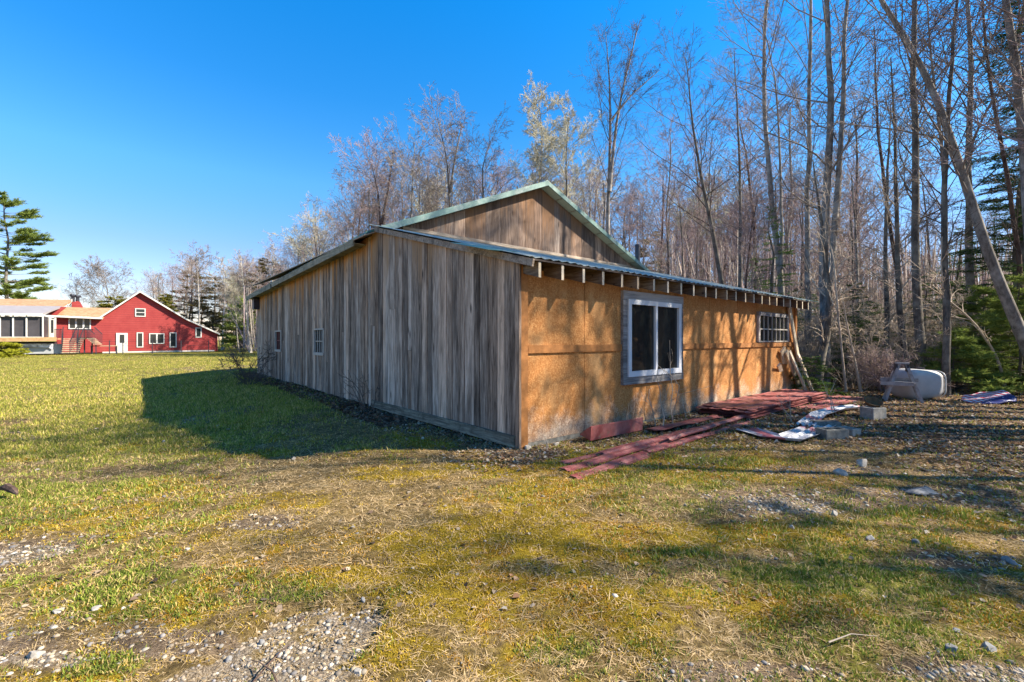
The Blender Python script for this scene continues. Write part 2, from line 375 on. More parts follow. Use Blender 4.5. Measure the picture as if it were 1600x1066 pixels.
def gz(x, y):
    x = np.asarray(x, float); y = np.asarray(y, float)
    s_ = (x-C0[0])*V_[0]+(y-C0[1])*V_[1]
    z = -.30*sst(.2, 5.5, -s_)*sst(3, 7, y)*sst(40, 18, y)*sst(1.5, -1, x)+(vnoise(x, y, .35, 3, 11)-.5)*.10*sst(60, 10, np.hypot(x, y))+(vnoise(x, y, 2.1, 4, 12)-.5)*.05*sst(25, 5, np.hypot(x, y))
    # the gravel lies in a scraped hollow with a turf lip
    cx, d = gp(460, 1010)
    return z-.035*np.clip(blob(x, y, 470, 1010, 125, 72, .1), 0, 1)
def gz1(x, y): return float(gz(np.array([x]), np.array([y]))[0])
def axis(segs):
    out = []
    for a, b, n in segs: out += list(np.linspace(a, b, n, endpoint=False))
    return np.array(out+[segs[-1][1]])
gx = axis([(-500,-60,24),(-60,-16,90),(-16,-5,160),(-5,5,420),(5,16,160),(16,60,90),(60,500,24)])
gy = axis([(-60,.8,20),(.8,4.5,300),(4.5,10,220),(10,24,150),(24,70,100),(70,700,30)])
X, Y = np.meshgrid(gx, gy); mk_ = masks(X.ravel(), Y.ravel())
Z = gz(X.ravel(), Y.ravel())+(vnoise(X.ravel(), Y.ravel(), 22, 3, 14)-.5)*.022*sst(8, 3, Y.ravel())
ny, nx = X.shape; ii = np.arange(ny*nx).reshape(ny, nx)
Fq = np.stack([ii[:-1,:-1], ii[:-1,1:], ii[1:,1:], ii[1:,:-1]], -1).reshape(-1, 4)
cc = np.stack([mk_['g'], mk_['m'], mk_['d'], np.ones(len(Z))], -1)
go = mesh_np('ground', np.stack([X.ravel(), Y.ravel(), Z], -1), [Fq], M['ground'], attrs={'litter': ('POINT', mk_['L']), 'grav': ('POINT', mk_['r'])}, smooth=True, cols={'mask': ('POINT', cc)})
tag(go, kind='structure')

def in_barn(x, y, pad=0):
    s = (x-C0[0])*V_[0]+(y-C0[1])*V_[1]; t_ = (x-C0[0])*U_[0]+(y-C0[1])*U_[1]
    return (s > -pad) & (s < 9.5+pad) & (t_ > -pad) & (t_ < 15.6+pad)

def blades(name, N, kind, hmul=1, dmin=1.45, dmax=40, seed=1, lab=''):
    r = np.random.default_rng(seed)
    d = dmin*np.exp(r.random(N)*math.log(dmax/dmin)); x = (r.random(N)*2-1)*1.28*d; y = d
    mk = masks(x, y); n1 = vnoise(x, y, 14, 3, 21)
    bare = np.clip(np.maximum(mk['r']*1.5, mk['d']*.8), 0, 1)
    if kind == 'green': p = np.clip(mk['g']*.85-.01+.12*sst(4, 8, d), 0, 1)*(1-bare*.85)*(1-mk['L']*.75)*sst(.32, .52, n1)
    elif kind == 'straw': p = (.58-mk['g']*.35)*(1-bare*.55)*(1-.4*mk['m'])*(1-mk['L']*.55)
    else: p = np.clip(mk['m']*1.4-.15, 0, 1)*(1-bare)*(1-mk['L']*.8)
    k = (r.random(N) < p) & ~in_barn(x, y, .03)
    x, y, d = x[k], y[k], d[k]; n = len(x); nn = vnoise(x, y, 6, 3, 31); g = mk['g'][k]
    lod = np.clip((d/2.2)**.55, .85, 2.6)
    if kind == 'green': h = (.012+.020*r.random(n)**1.5+.035*np.clip(g-.8, 0, 1))*lod; w = .0022*lod*1.3; lean = .9
    elif kind == 'straw': h = (.018+.030*r.random(n))*lod; w = .0017*lod*1.3; lean = 2.6
    else: h = (.006+.008*r.random(n))*lod; w = .0034*lod; lean = .8
    if kind == 'straw':
        s_ = (x-C0[0])*V_[0]+(y-C0[1])*V_[1]; t_ = (x-C0[0])*U_[0]+(y-C0[1])*U_[1]
        nr = sst(.42, .05, np.abs(t_+.25))*((s_ > -.4) & (s_ < 9.6))+.8*sst(.35, .05, np.abs(s_+.25))*((t_ > -.4) & (t_ < 16)); h = h*(1+1.6*nr*r.random(n))
    h = h*hmul; a = r.random(n)*6.283; lx = r.normal(0, 1, n)*h*lean*.5; ly = r.normal(0, 1, n)*h*lean*.5
    up = h if kind != 'straw' else h*(.08+.4*r.random(n)**2)
    z = gz(x, y)-.004
    cx, cy = np.cos(a)*w, np.sin(a)*w
    P = np.empty((n, 5, 3))
    P[:,0] = np.stack([x-cx, y-cy, z], -1); P[:,1] = np.stack([x+cx, y+cy, z], -1)
    P[:,2] = np.stack([x+cx*.8+lx*.4, y+cy*.8+ly*.4, z+up*.62], -1); P[:,3] = np.stack([x-cx*.8+lx*.4, y-cy*.8+ly*.4, z+up*.62], -1)
    P[:,4] = np.stack([x+lx, y+ly, z+up], -1)
    b = np.arange(n)[:,None]*5
    q = b+np.array([0,1,2,3]); tri = b+np.array([3,2,4])
    u = np.clip(r.random(n)*.75+nn*.5-.12, 0, 1)[:,None]
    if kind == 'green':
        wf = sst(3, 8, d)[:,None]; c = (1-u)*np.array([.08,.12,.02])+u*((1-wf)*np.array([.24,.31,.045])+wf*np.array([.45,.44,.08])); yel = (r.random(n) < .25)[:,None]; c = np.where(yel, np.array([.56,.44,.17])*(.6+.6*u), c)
    elif kind == 'straw': c = (1-u)*np.array([.16,.11,.045])+u*np.array([.72,.57,.33])
    else: c = (1-u)*np.array([.16,.11,.010])+u*np.array([.54,.40,.04]); c = c*np.where(vnoise(x, y, 2.2, 3, 41)[:,None] > .55, np.array([1.05,.84,1.]), 1.)
    c = c*np.array([1.2,1.13,1.1]); c = np.repeat(np.concatenate([c, np.ones((n,1))], 1), 5, 0)
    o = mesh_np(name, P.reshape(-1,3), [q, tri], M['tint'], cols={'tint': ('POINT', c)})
    tag(o, lab, name.split('_')[-1], kind='stuff'); print(name, n)
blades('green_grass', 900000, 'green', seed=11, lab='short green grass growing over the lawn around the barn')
blades('dry_grass', 700000, 'straw', seed=12, lab='flattened straw coloured dead grass in front of the barn')
blades('yellow_moss', 650000, 'moss', seed=13, lab='low golden yellow moss spread over the foreground turf')

# tall tufts, leaf litter, pebbles
ICO = None
def ico():
    g = (1+5**.5)/2
    v = np.array([(-1,g,0),(1,g,0),(-1,-g,0),(1,-g,0),(0,-1,g),(0,1,g),(0,-1,-g),(0,1,-g),(g,0,-1),(g,0,1),(-g,0,-1),(-g,0,1)], float); v /= np.linalg.norm(v[0])
    f = np.array([(0,11,5),(0,5,1),(0,1,7),(0,7,10),(0,10,11),(1,5,9),(5,11,4),(11,10,2),(10,7,6),(7,1,8),(3,9,4),(3,4,2),(3,2,6),(3,6,8),(3,8,9),(4,9,5),(2,4,11),(6,2,10),(8,6,7),(9,8,1)])
    return v, f
IV, IF = ico()
def sub(v, f):
    v = list(map(tuple, v)); c = {}; nf = []
    def mid(a, b):
        k = (min(a,b), max(a,b))
        if k not in c:
            p = (np.array(v[a])+np.array(v[b]))/2; c[k] = len(v); v.append(tuple(p/np.linalg.norm(p)))
        return c[k]
    for a, b, d in f:
        x, y, z = mid(a,b), mid(b,d), mid(d,a); nf += [(a,x,z),(b,y,x),(d,z,y),(x,y,z)]
    return np.array(v), np.array(nf)
IV2, IF2 = sub(IV, IF); IV3, IF3 = sub(IV2, IF2)
def pebbles(name, N, seed, lab, region, smin, smax, pal, dmax=9, mat='tinthard'):
    r = np.random.default_rng(seed); d = 1.5*np.exp(r.random(N)*math.log(dmax/1.5)); x = (r.random(N)*2-1)*1.25*d; y = d
    k = (r.random(N) < region(masks(x, y))) & ~in_barn(x, y, .05); x, y, d = x[k], y[k], d[k]; n = len(x)
    s = (smin+(smax-smin)*r.random(n)**6)*np.clip((d/2.2)**.5, .9, 2)
    P = IV[None]*(1+.28*(r.random((n,12,1))-.5))*(s[:,None,None])*np.stack([.8+.7*r.random(n), .8+.5*r.random(n), .4+.35*r.random(n)], -1)[:,None]
    a = r.random(n)*6.283; ca, sa = np.cos(a)[:,None], np.sin(a)[:,None]; px, py = P[:,:,0]*ca-P[:,:,1]*sa, P[:,:,0]*sa+P[:,:,1]*ca
    P[:,:,0] = px+x[:,None]; P[:,:,1] = py+y[:,None]; P[:,:,2] += (gz(x, y)+s*.12)[:,None]
    f = (np.arange(n)[:,None,None]*12+IF[None]).reshape(-1,3); pal = np.array(pal)
    c = pal[r.integers(0, len(pal), n)]*(.6+.7*r.random((n,1))); c = np.repeat(np.concatenate([c, np.ones((n,1))], 1), 12, 0)
    o = mesh_np(name, P.reshape(-1,3), [f], M[mat], cols={'tint': ('POINT', c)}, smooth=True); tag(o, lab, 'gravel', kind='stuff'); print(name, n)
PAL = [(.34,.27,.20),(.27,.225,.175),(.38,.325,.25),(.17,.155,.135),(.34,.27,.18),(.22,.205,.20),(.46,.41,.34)]
pebbles('gravel', 170000, 5, 'loose pale gravel in the bare hollow and along the turf edges', lambda m: np.clip(m['r']*1.3, 0, 1), .002, .0125, PAL)
pebbles('scattered_grit', 90000, 6, 'small stones scattered over the bare soil', lambda m: np.clip(m['d']*.6, 0, .6)+np.clip(m['r'], 0, .3)+.006, .0025, .015, PAL)
def leaves(name, N, seed, lab, region, dmin, dmax, xr, pal, size=.045):
    r = np.random.default_rng(seed); d = dmin*np.exp(r.random(N)*math.log(dmax/dmin)); x = (r.random(N)*(xr[1]-xr[0])+xr[0])*d; y = d
    k = (r.random(N) < region(masks(x, y), x, y)) & ~in_barn(x, y, -.02); x, y, d = x[k], y[k], d[k]; n = len(x)
    s = size*(.5+r.random(n))*np.clip((d/7)**.5, .7, 2.2); a = r.random(n)*6.283; ca, sa = np.cos(a), np.sin(a)
    tilt = r.normal(0, .5, n); cup = s*(r.random(n)*.5-.1); z = gz(x, y)+.004+s*.25*r.random(n)
    P = np.empty((n,6,3))
    for i, (u, v, w) in enumerate([(-1,0,0),(-.3,-.45,1),(.5,-.4,1),(1,0,0),(.5,.4,1),(-.3,.45,1)]):
        X_ = u*s*.6; Y_ = v*s*1.1
        P[:,i] = np.stack([x+X_*ca-Y_*sa, y+X_*sa+Y_*ca, z+w*cup+Y_*tilt*.7+X_*r.normal(0, .05)], -1)
    b = np.arange(n)[:,None]*6; q1 = b+np.array([0,1,2,3]); q2 = b+np.array([0,3,4,5]); pal = np.array(pal)
    c = pal[r.integers(0, len(pal), n)]*(.6+.7*r.random((n,1))); c = np.repeat(np.concatenate([c, np.ones((n,1))], 1), 6, 0)
    o = mesh_np(name, P.reshape(-1,3), [q1, q2], M['leaflitter'], cols={'tint': ('POINT', c)}); tag(o, lab, 'leaves', kind='stuff'); print(name, n)
LP = [(.24,.165,.11),(.34,.255,.18),(.17,.115,.08),(.42,.34,.25),(.27,.15,.085),(.48,.42,.34),(.20,.16,.12)]
leaves('leaf_litter', 260000, 8, 'brown fallen leaves covering the ground under the trees', lambda m, x, y: np.clip(m['L']*.9, 0, .9)+.007, 2.2, 38, (-1.3,1.8), LP, .034)
leaves('wall_litter', 60000, 9, 'dark dead leaves heaped along the foot of the grey board wall',
       lambda m, x, y: (np.abs((x-C0[0])*V_[0]+(y-C0[1])*V_[1]+.3) < .38)*((x-C0[0])*U_[0]+(y-C0[1])*U_[1] > 2.5)*((x-C0[0])*U_[0]+(y-C0[1])*U_[1] < 16.5)*.85, 7, 19, (-.75,-.1), [(.16,.10,.07),(.24,.16,.11),(.12,.08,.06)], .05)
print('ground ok')
# ------------------------------------------------------------------ barn (local X = along the orange wall, local Y = along the grey wall)
barn = empty('barn', 'weathered grey board barn with a green metal roof and an orange strandboard lean-to front', 'barn', (C0[0], C0[1], 0), TH)
LW, LD, TD = 9.45, 4.46, 15.6          # lean-to width, lean-to depth, total depth
EAV, RID, RS = 3.52, 5.45, 4.6         # eave height, ridge height, ridge position
def roofz(s): return EAV+(RID-EAV)*(s/RS) if s < RS else RID-(RID-EAV)*(s-RS)/(9.35-RS)
def leanz(t): return 2.40+(3.62-2.40)*(t/LD)     # underside of the lean-to roof
def sag(t): return -.34*max(0, t-LD)/(TD-LD)
# side wall boards
def boards(y0, y1, top, parent, name, mat, holes=(), wmin=.11, wmax=.2, x=0., z0=.02):
    b = MB(); y = y0
    while y < y1-.02:
        w = min(random.uniform(wmin, wmax), y1-y); th = random.uniform(.018, .034); zb = z0+random.uniform(-.02, .03); zt = top(y+w/2)
        spans = [(zb, zt)]
        for (h0, h1, k0, k1) in holes:
            if y+w > h0 and y < h1: spans = [(zb, k0), (k1, zt)]
        if len(spans) == 1 and random.random() < .12:
            m = random.uniform(.8, 2.4); spans = [(zb, m-.002), (m+.002, zt)]
        for (a, c) in spans:
            r_ = random.random(); lean = random.uniform(-.004, .004)
            v = [(x-th, y+.003, a), (x, y+.003, a), (x, y+w-.003, a), (x-th, y+w-.003, a),
                 (x-th, y+.003+lean, c), (x, y+.003+lean, c), (x, y+w-.003+lean, c), (x-th, y+w-.003+lean, c)]
            b.add(v, [(0,3,2,1),(4,5,6,7),(0,1,5,4),(1,2,6,5),(2,3,7,6),(3,0,4,7)], r_)
        y += w
    return b.build(name, mat, parent)
WINS = [(7.53,8.28,1.03,1.62), (11.85,12.6,1.03,1.63)]
boards(LD+.01, TD, lambda y: EAV-.05+sag(y), barn, 'side_wall', M['boards'], WINS, .10, .19)
boards(.03, LD, lambda y: leanz(y)-.03, barn, 'lean_to_side_wall', M['boards_low'], (), .13, .24, x=-.012)
b = MB(); b.box(-.075, -.045, .03, LD-.02, .03, .17); b.build('skirt_board', M['trimwood'] if 0 else M['greenwood'], barn)
b = MB(); b.box(.002, .05, LD+.05, TD-.06, -.1, 3.1, .3); b.box(.002, .05, .05, LD, -.1, 2.33, .35); b.box(.05, LW-.03, TD-.05, TD-.002, -.1, 3.2, .6)
b.box(LW-.05, LW-.002, .05, LD, -.1, 2.35, .5); b.box(9.25, 9.3, LD, TD-.06, -.1, 3.1, .7)
b.build('back_wall', M['interior'], barn)
b = MB(); b.prism([(0,TD-.04,3.1),(9.35,TD-.04,3.1),(9.35,TD-.04,EAV-.4),(RS,TD-.04,RID-.4),(0,TD-.04,EAV-.4)], (0,.03,0)); b.build('rear_gable', M['boards'], barn)
# small side windows
for (h0, h1, k0, k1) in WINS:
    wb = MB(); wb.box(-.055,.0,h0-.02,h1+.02,k0-.07,k0+.005); wb.box(-.045,.0,h0-.015,h1+.015,k1-.004,k1+.035); wb.box(-.045,.0,h0-.04,h0+.02,k0+.005,k1-.004); wb.box(-.045,0,h1-.02,h1+.02,k0+.005,k1-.004)
    w = wb.build('side_window', M['muntin'], barn)
    g = MB(); g.box(.012,.016,h0,h1,k0,k1); g.build('pane', M['glassold'], w)
    s_ = MB(); s_.box(-.018,.008,h0+.02,h1-.02,(k0+k1)/2-.012,(k0+k1)/2+.012)
    for k in range(1, 4): yy = h0+(h1-h0)*k/4; s_.box(-.016,.006,yy-.012,yy+.012,k0+.005,k1-.005)
    s_.build('muntin', M['muntin'] if h0 < 9 else M['redframe'], w)
    c_ = MB(); c_.box(.02,.03,h0,h1,k0+.01,k1-.01); c_.build('curtain', M['redframe'], w)
b = MB(); b.box(-.22,-.03,15.15,15.5,2.52,2.92); b.box(-.26,-.02,15.12,15.53,2.93,2.96); b.build('vent_box', M['dark'], barn)
# front strandboard wall
b = MB(); xs = [0, 1.22, 2.44, 3.66, 4.88, 6.10, 7.32, 8.54, LW]
for k in range(8):
    b.box(xs[k]+.004, xs[k+1]-.004, .0, .03, .06, 1.205, None); b.box(xs[k]+.004, xs[k+1]-.004, .0, .03, 1.21, 2.27, None)
b.build('front_wall', M['osb'], barn)
b = MB(); b.box(.12, 2.05, -.03, -.001, 1.2, 1.30); b.box(3.83, 9.3, -.03, -.001, 1.2, 1.30); b.build('belt_board', M['osbtrim'], barn)
b = MB(); b.box(-.015, .10, -.045, -.001, -.02, 2.33); b.build('corner_board', M['osbtrim'], barn)
b = MB(); b.box(LW-.12, LW, -.045, -.001, .0, 2.33); b.build('corner_board', M['osbtrim'], barn)
b = MB(); b.box(-.05, -.016, -.05, .028, .0, 2.34); b.build('corner_board', M['boards_low'], barn)
# foundation stones line
b = MB(); b.box(.1, LW-.1, .004, .05, -.1, .058); b.build('footing', M['concrete'], barn)
# large slider window
x0, x1, z0, z1 = 2.06, 3.81, .67, 2.13
wb = MB(); wb.box(x0, x1, -.055, -.001, z1-.13, z1); wb.box(x0, x1, -.055, -.001, z0, z0+.12); wb.box(x0, x0+.11, -.05, -.001, z0+.12, z1-.13); wb.box(x1-.09, x1, -.05, -.001, z0+.12, z1-.13)
w = wb.build('slider_window', M['casing'], barn)
fb = MB(); a0, a1, c0, c1 = x0+.11, x1-.09, z0+.12, z1-.13
fb.box(a0, a1, -.075, -.002, c1-.075, c1); fb.box(a0, a1, -.075, -.002, c0, c0+.085); fb.box(a0, a0+.08, -.072, -.002, c0+.085, c1-.075); fb.box(a1-.08, a1, -.072, -.002, c0+.085, c1-.075)
fb.box((a0+a1)/2-.03, (a0+a1)/2+.03, -.07, -.02, c0+.085, c1-.075); fb.build('window_frame', M['white'], w)
for (p, q) in ((a0+.08, (a0+a1)/2-.03), ((a0+a1)/2+.03, a1-.08)):
    g = MB(); g.box(p, q, -.03, -.022, c0+.085, c1-.075); g.build('pane', M['glass'], w)
# small grid window
x0, x1, z0, z1 = 7.05, 8.88, 1.31, 2.0
wb = MB(); wb.box(x0, x1, -.055, -.001, z1-.09, z1); wb.box(x0, x0+.09, -.05, -.001, z0, z1-.09); wb.box(x1-.09, x1, -.05, -.001, z0, z1-.09); w = wb.build('grid_window', M['casing'], barn)
g = MB(); g.box(x0+.09, x1-.09, -.02, -.01, z0, z1-.09); g.build('pane', M['glass'], w)
s_ = MB(); s_.box(x0+.09, x1-.09, -.045, -.021, (z0+z1-.09)/2-.014, (z0+z1-.09)/2+.014); s_.box(x0+.09, x1-.09, -.045, -.0201, z0, z0+.03)
for k in range(1, 7): xx = x0+.09+(x1-x0-.18)*k/7; s_.box(xx-.007, xx+.007, -.042, -.021, z0+.03, (z0+z1-.09)/2-.015); s_.box(xx-.007, xx+.007, -.042, -.021, (z0+z1-.09)/2+.015, z1-.091)
s_.build('muntin', M['muntin'], w)
# rafter tails of the lean-to
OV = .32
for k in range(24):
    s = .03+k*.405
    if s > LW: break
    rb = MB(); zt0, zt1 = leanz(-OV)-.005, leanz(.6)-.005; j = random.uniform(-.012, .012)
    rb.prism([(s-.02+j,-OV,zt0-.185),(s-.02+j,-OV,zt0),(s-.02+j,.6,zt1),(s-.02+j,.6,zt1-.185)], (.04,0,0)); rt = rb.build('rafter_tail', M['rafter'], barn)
    eb = MB(); eb.box(s-.021+j, s+.021+j, -OV-.006, -OV-.001, zt0-.186, zt0-.001); eb.build('sunlit_cut_end', M['leanwood'], rt)  # thin pale plate paints sunlight onto the tail end
# lean-to roof: sheathing boards and wavy metal sheets
b = MB(); b.prism([(-.06,-OV-.02,leanz(-OV)),( -.06,LD+.02,leanz(LD)),(-.06,LD+.02,leanz(LD)+.022),(-.06,-OV-.02,leanz(-OV)+.022)], (LW+.36,0,0)); b.build('roof_sheathing', M['sheath'], barn)
b = MB(); x = -.14
while x < LW+.3:
    w = .9; n = 18; o = random.uniform(-.05, .03); dz = random.uniform(0, .012)
    pts = [(x+w*i/n, .010*math.sin(i/n*math.pi*2*6)+dz) for i in range(n+1)]
    vs = []
    for (xx, zz) in pts:
        for (yy) in (-OV-.015+o*.3, LD+.03): vs += [(xx, yy, leanz(yy)+.034+zz), (xx, yy, leanz(yy)+.038+zz)]
    fs = []
    for i in range(n): a = i*4; c = a+4; fs += [(a,c,c+2,a+2),(a+1,a+3,c+3,c+1),(a,a+1,c+1,c),(a+2,c+2,c+3,a+3)]
    b.add(vs, fs); x += w-.04
b.build('lean_to_roof', M['leanmetal'], barn)
b = MB(); b.bar((-.09,-OV-.03,leanz(-OV)-.06+.03), (-.09,LD-.25,leanz(LD-.25)-.03), .03, .09); b.build('rake_board', M['trimwood'], barn)
b = MB(); b.prism([(-.35,.2,leanz(.2)+.03),(-.35,1.05,leanz(1.05)+.02),(.1,1.0,leanz(1.0)+.06),(.1,.15,leanz(.15)+.06)], (0,0,.006)); b.build('bent_roof_sheet', M['green'], barn)['label'] = 'bent blue green sheet hanging over the corner'
# gable wall
b = MB(); s = .1
while s < 9.3:
    w = min(random.choice([.22,.3,.45,.6]), 9.32-s); e = s+w-.006
    top = [(s, LD-.001, roofz(s)-.06), (e, LD-.001, roofz(e)-.06)]
    if s < RS < e: top.insert(1, (RS, LD-.001, RID-.06))
    b.prism([(s,LD-.001,3.35)]+top+[(e,LD-.001,3.35)], (0,random.uniform(.02,.03),0)); s += w
b.build('gable_wall', M['gable'], barn)
b = MB(); b.box(.6, 9.2, LD-.05, LD-.003, 3.665, 3.735); b.build('gable_sill', M['trimwood'], barn)
# main roof
def roofside(s0, s1, name):
    b = MB(); n = 40
    for i in range(n):
        t0 = LD-.25+(TD-LD+.5)*i/n; t1 = LD-.25+(TD-LD+.5)*(i+1)/n
        for (p, q, h) in ((t0, t0+.05, .022), (t0+.05, t1, 0)):
            vs = [(s0,p,roofz(s0)+sag(p)+.03+h),(s0,q,roofz(s0)+sag(q)+.03+h),(s1,q,roofz(s1)+sag(q)+.03+h),(s1,p,roofz(s1)+sag(p)+.03+h)]
            vs += [(x,y,z-.02-h) for x,y,z in vs]
            b.add(vs, [(0,3,2,1),(4,5,6,7),(0,1,5,4),(1,2,6,5),(2,3,7,6),(3,0,4,7)])
    return b.build(name, M['green'], barn)
roofside(-.28, RS, 'roof'); roofside(9.65, RS, 'roof')
b = MB(); b.prism([(-.3,LD-.25,roofz(-.3)-.02),(RS,LD-.25,RID-.02),(9.66,LD-.25,roofz(9.66)-.02),(9.66,LD-.25,roofz(9.66)+.0),(RS,LD-.25,RID+.0),(-.3,LD-.25,roofz(-.3)+.0)], (0,TD-LD+.1,0)); b.build('roof_deck', M['trimwood'], barn)
for sgn, (sa, sb) in ((0, (.02, RS)), (1, (9.62, RS))):
    b = MB(); y_ = LD-.29
    b.prism([(sa,y_,roofz(sa)-.055),(sb,y_,RID-.055),(sb,y_,RID+.065),(sa,y_,roofz(sa)+.065)], (0,.035,0)); b.build('rake_trim', M['greenlite'], barn)
    b = MB(); b.prism([(sa,y_+.01,roofz(sa)+.066),(sb,y_+.01,RID+.066),(sb,y_+.01,RID+.075),(sa,y_+.01,roofz(sa)+.075)], (0,.3,0)); b.build('rake_cap', M['greenlite'], barn)
    nn_ = 9
    for k in range(nn_):
        p = sa+(sb-sa)*(k+.04)/nn_; q = sa+(sb-sa)*(k+.96)/nn_; b = MB()
        b.prism([(p,LD-.255,roofz(p)-.05),(p,LD-.005,roofz(p)-.05),(q,LD-.005,roofz(q)-.05),(q,LD-.255,roofz(q)-.05)], (0,0,.012)); b.build('soffit_panel', M['soffit'], barn)
# side eave fascia in two lengths
for (p, q, dz) in ((LD+.35, 11.9, 0), (11.92, TD+.42, .03)):
    b = MB(); b.bar((-.29-dz,p,roofz(-.28)+sag(p)-.055-dz), (-.29-dz,q,roofz(-.28)+sag(q)-.055-dz), .03, .15); b.bar((-.15,p,roofz(-.2)+sag(p)-.10-dz),(-.15,q,roofz(-.2)+sag(q)-.10-dz), .26, .015)
    b.build('eave_fascia', M['greenwood'], barn)
b = MB(); b.prism([(RS-.12,LD-.26,RID+.02),(RS,LD-.26,RID+.10),(RS+.12,LD-.26,RID+.02)], (0,TD-LD+.4,-.3)); b.build('ridge_cap', M['greenlite'], barn)
# roof ventilator: little gabled box
cu = MB(); cs, ct = 2.2, 7.6; zb = roofz(1.8)+sag(ct)
cu.prism([(cs-.36,ct,zb-.2),(cs-.36,ct,zb+.22),(cs,ct,zb+.55),(cs+.36,ct,zb+.3),(cs+.36,ct,zb)], (0,.9,0)); cuo = cu.build('roof_ventilator', M['greenwall'], barn)
for sg in (-1, 1):
    r_ = MB(); r_.prism([(cs,ct-.08,zb+.58),(cs+sg*.5,ct-.08,zb+.14),(cs+sg*.5,ct-.08,zb+.18),(cs,ct-.08,zb+.63)], (0,1.05,0)); r_.build('ventilator_roof', M['green'], cuo)
    r_ = MB(); r_.prism([(cs,ct-.10,zb+.54),(cs+sg*.49,ct-.10,zb+.10),(cs+sg*.49,ct-.10,zb+.16),(cs,ct-.10,zb+.60)], (0,.018,0)); r_.build('ventilator_trim', M['white'], cuo)
b = MB(); b.tube([(9.56,LD+.4,1.6),(9.56,LD+.4,4.55)], .085, 12); b.tube([(9.56,LD+.4,4.55),(9.56,LD+.4,4.62)], .10, 12); b.build('stovepipe', M['pipe'], barn)
print('barn ok')

# ------------------------------------------------------------------ yard things beside the orange wall
def wl_(s, t): p = C0+s*V_+t*U_; return float(p[0]), float(p[1])
# leaning boards: (top s, top z, bottom px, bottom py, width, label)
def wall_s(px):
    r = (px-800)/F; return (r*C0[1]-C0[0]+.04*(U_[0]-r*U_[1]))/(V_[0]-r*V_[1])
lean = [(1231,480,1257,612,.10,'longest pale board leaning from the eave down past the grid window'),
        (1244,553,1272,617,.09,'weathered board leaning outermost at the right end of the orange wall'),
        (1219,546,1230,611,.15,'wide pale board standing nearly upright under the grid window'),
        (1212,570,1228,609,.08,'shortest board leaning left of the wide pale board'),
        (1223,549,1252,613,.09,'grey board leaning next to the right of the wide pale board'),
        (1227,549,1262,616,.07,'thin split board leaning behind the outermost boards')]
for i, (tx, ty, bx, by, w, lab) in enumerate(lean):
    s = wall_s(tx); X_, Y_ = wl_(s, -.07-.012*i); d = Y_; z = CAMH+(HY-ty)/F*d
    gx_, gy_ = gp(bx, by)
    o = bpy.data.objects.new('x', None)
    A = Vector((gx_, gy_, .0)); B = Vector((X_, Y_, z)); L = (B-A).length
    w *= 1.35; b = MB(); n = 6; vs = []
    for k in range(n+1):
        bow = .006*math.sin(k/n*math.pi)*(1 if i % 2 else -1)
        for (p, q) in ((-w/2,-.019),(w/2,-.019),(w/2,.019),(-w/2,.019)): vs.append((p+bow, q, L*k/n))
    fs = [(0,3,2,1), (4*n,4*n+1,4*n+2,4*n+3)]
    for k in range(n):
        for e in range(4): fs.append((4*k+e, 4*k+(e+1)%4, 4*k+4+(e+1)%4, 4*k+4+e))
    b.add(vs, fs); ob = b.build('leaning_board', M['leanwood']); ob.location = A
    zd = (B-A).normalized(); xd = (Vector((V_[0],V_[1],0))-zd*zd.dot(Vector((V_[0],V_[1],0)))).normalized(); yd = zd.cross(xd)
    ob.rotation_euler = Matrix((xd, yd, zd)).transposed().to_euler(); tag(ob, lab, 'board', 'boards leaning on the orange wall')

def sheet(name, s0, s1, t0, t1, z, lab, mat='redmetal', rot=0, rib=.2, amp=.012, droop=.0, group=None, cat='metal sheet', th=.004, tilt=0):
    ls, wd = s1-s0, t1-t0; nx_ = 14; ny_ = max(4, int(wd/.035)); vs = []
    for i in range(nx_+1):
        for j in range(ny_+1):
            x = ls*(i/nx_-.5); y = wd*(j/ny_-.5); ph = (y % rib)/rib; h = amp*(1 if ph < .22 else 0)
            h += droop*((2*abs(i/nx_-.5))**2)*-1+.006*math.sin(i*1.1+j*.3+z*90)+tilt*y; vs.append((x, y, h))
    n = len(vs); vs += [(a, c, d-th) for a, c, d in vs]; fs = []
    idx = lambda i, j: i*(ny_+1)+j
    for i in range(nx_):
        for j in range(ny_): q = (idx(i,j), idx(i+1,j), idx(i+1,j+1), idx(i,j+1)); fs.append(q); fs.append(tuple(n+k for k in q[::-1]))
    for i in range(nx_): fs.append((idx(i,0), n+idx(i,0), n+idx(i+1,0), idx(i+1,0))); fs.append((idx(i,ny_), idx(i+1,ny_), n+idx(i+1,ny_), n+idx(i,ny_)))
    for j in range(ny_): fs.append((idx(0,j), idx(0,j+1), n+idx(0,j+1), n+idx(0,j))); fs.append((idx(nx_,j), n+idx(nx_,j), n+idx(nx_,j+1), idx(nx_,j+1)))
    b = MB(); b.add(vs, fs); o = b.build(name, M[mat]); cx, cy = wl_((s0+s1)/2, (t0+t1)/2); o.location = (cx, cy, z+gz1(cx, cy)); o.rotation_euler = (0, 0, TH+rot)
    return tag(o, lab, cat, group)
G1 = 'red metal sheets stacked by the orange wall'
for k in range(6):
    sheet('metal_sheet', 4.15+random.uniform(-.08,.12), 8.2+random.uniform(-.2,.25), -1.02+random.uniform(-.03,.03), -.12+random.uniform(-.03,.03), .03+.022*k,
          'faded red ribbed sheet lying on top of the stack by the orange wall' if k == 5 else 'red ribbed metal sheet lying under others in the stack by the orange wall', rot=random.uniform(-.02,.02), group=G1)
sheet('metal_sheet', 5.6, 9.3, -1.45, -.75, .02, 'dusty pink red sheet slipped off the stack toward the yard', rot=-.05, group=G1)
sheet('metal_sheet', 6.9, 10.2, -.75, -.25, .05, 'red sheet sticking out beyond the leaning boards', rot=-.04, group=G1)
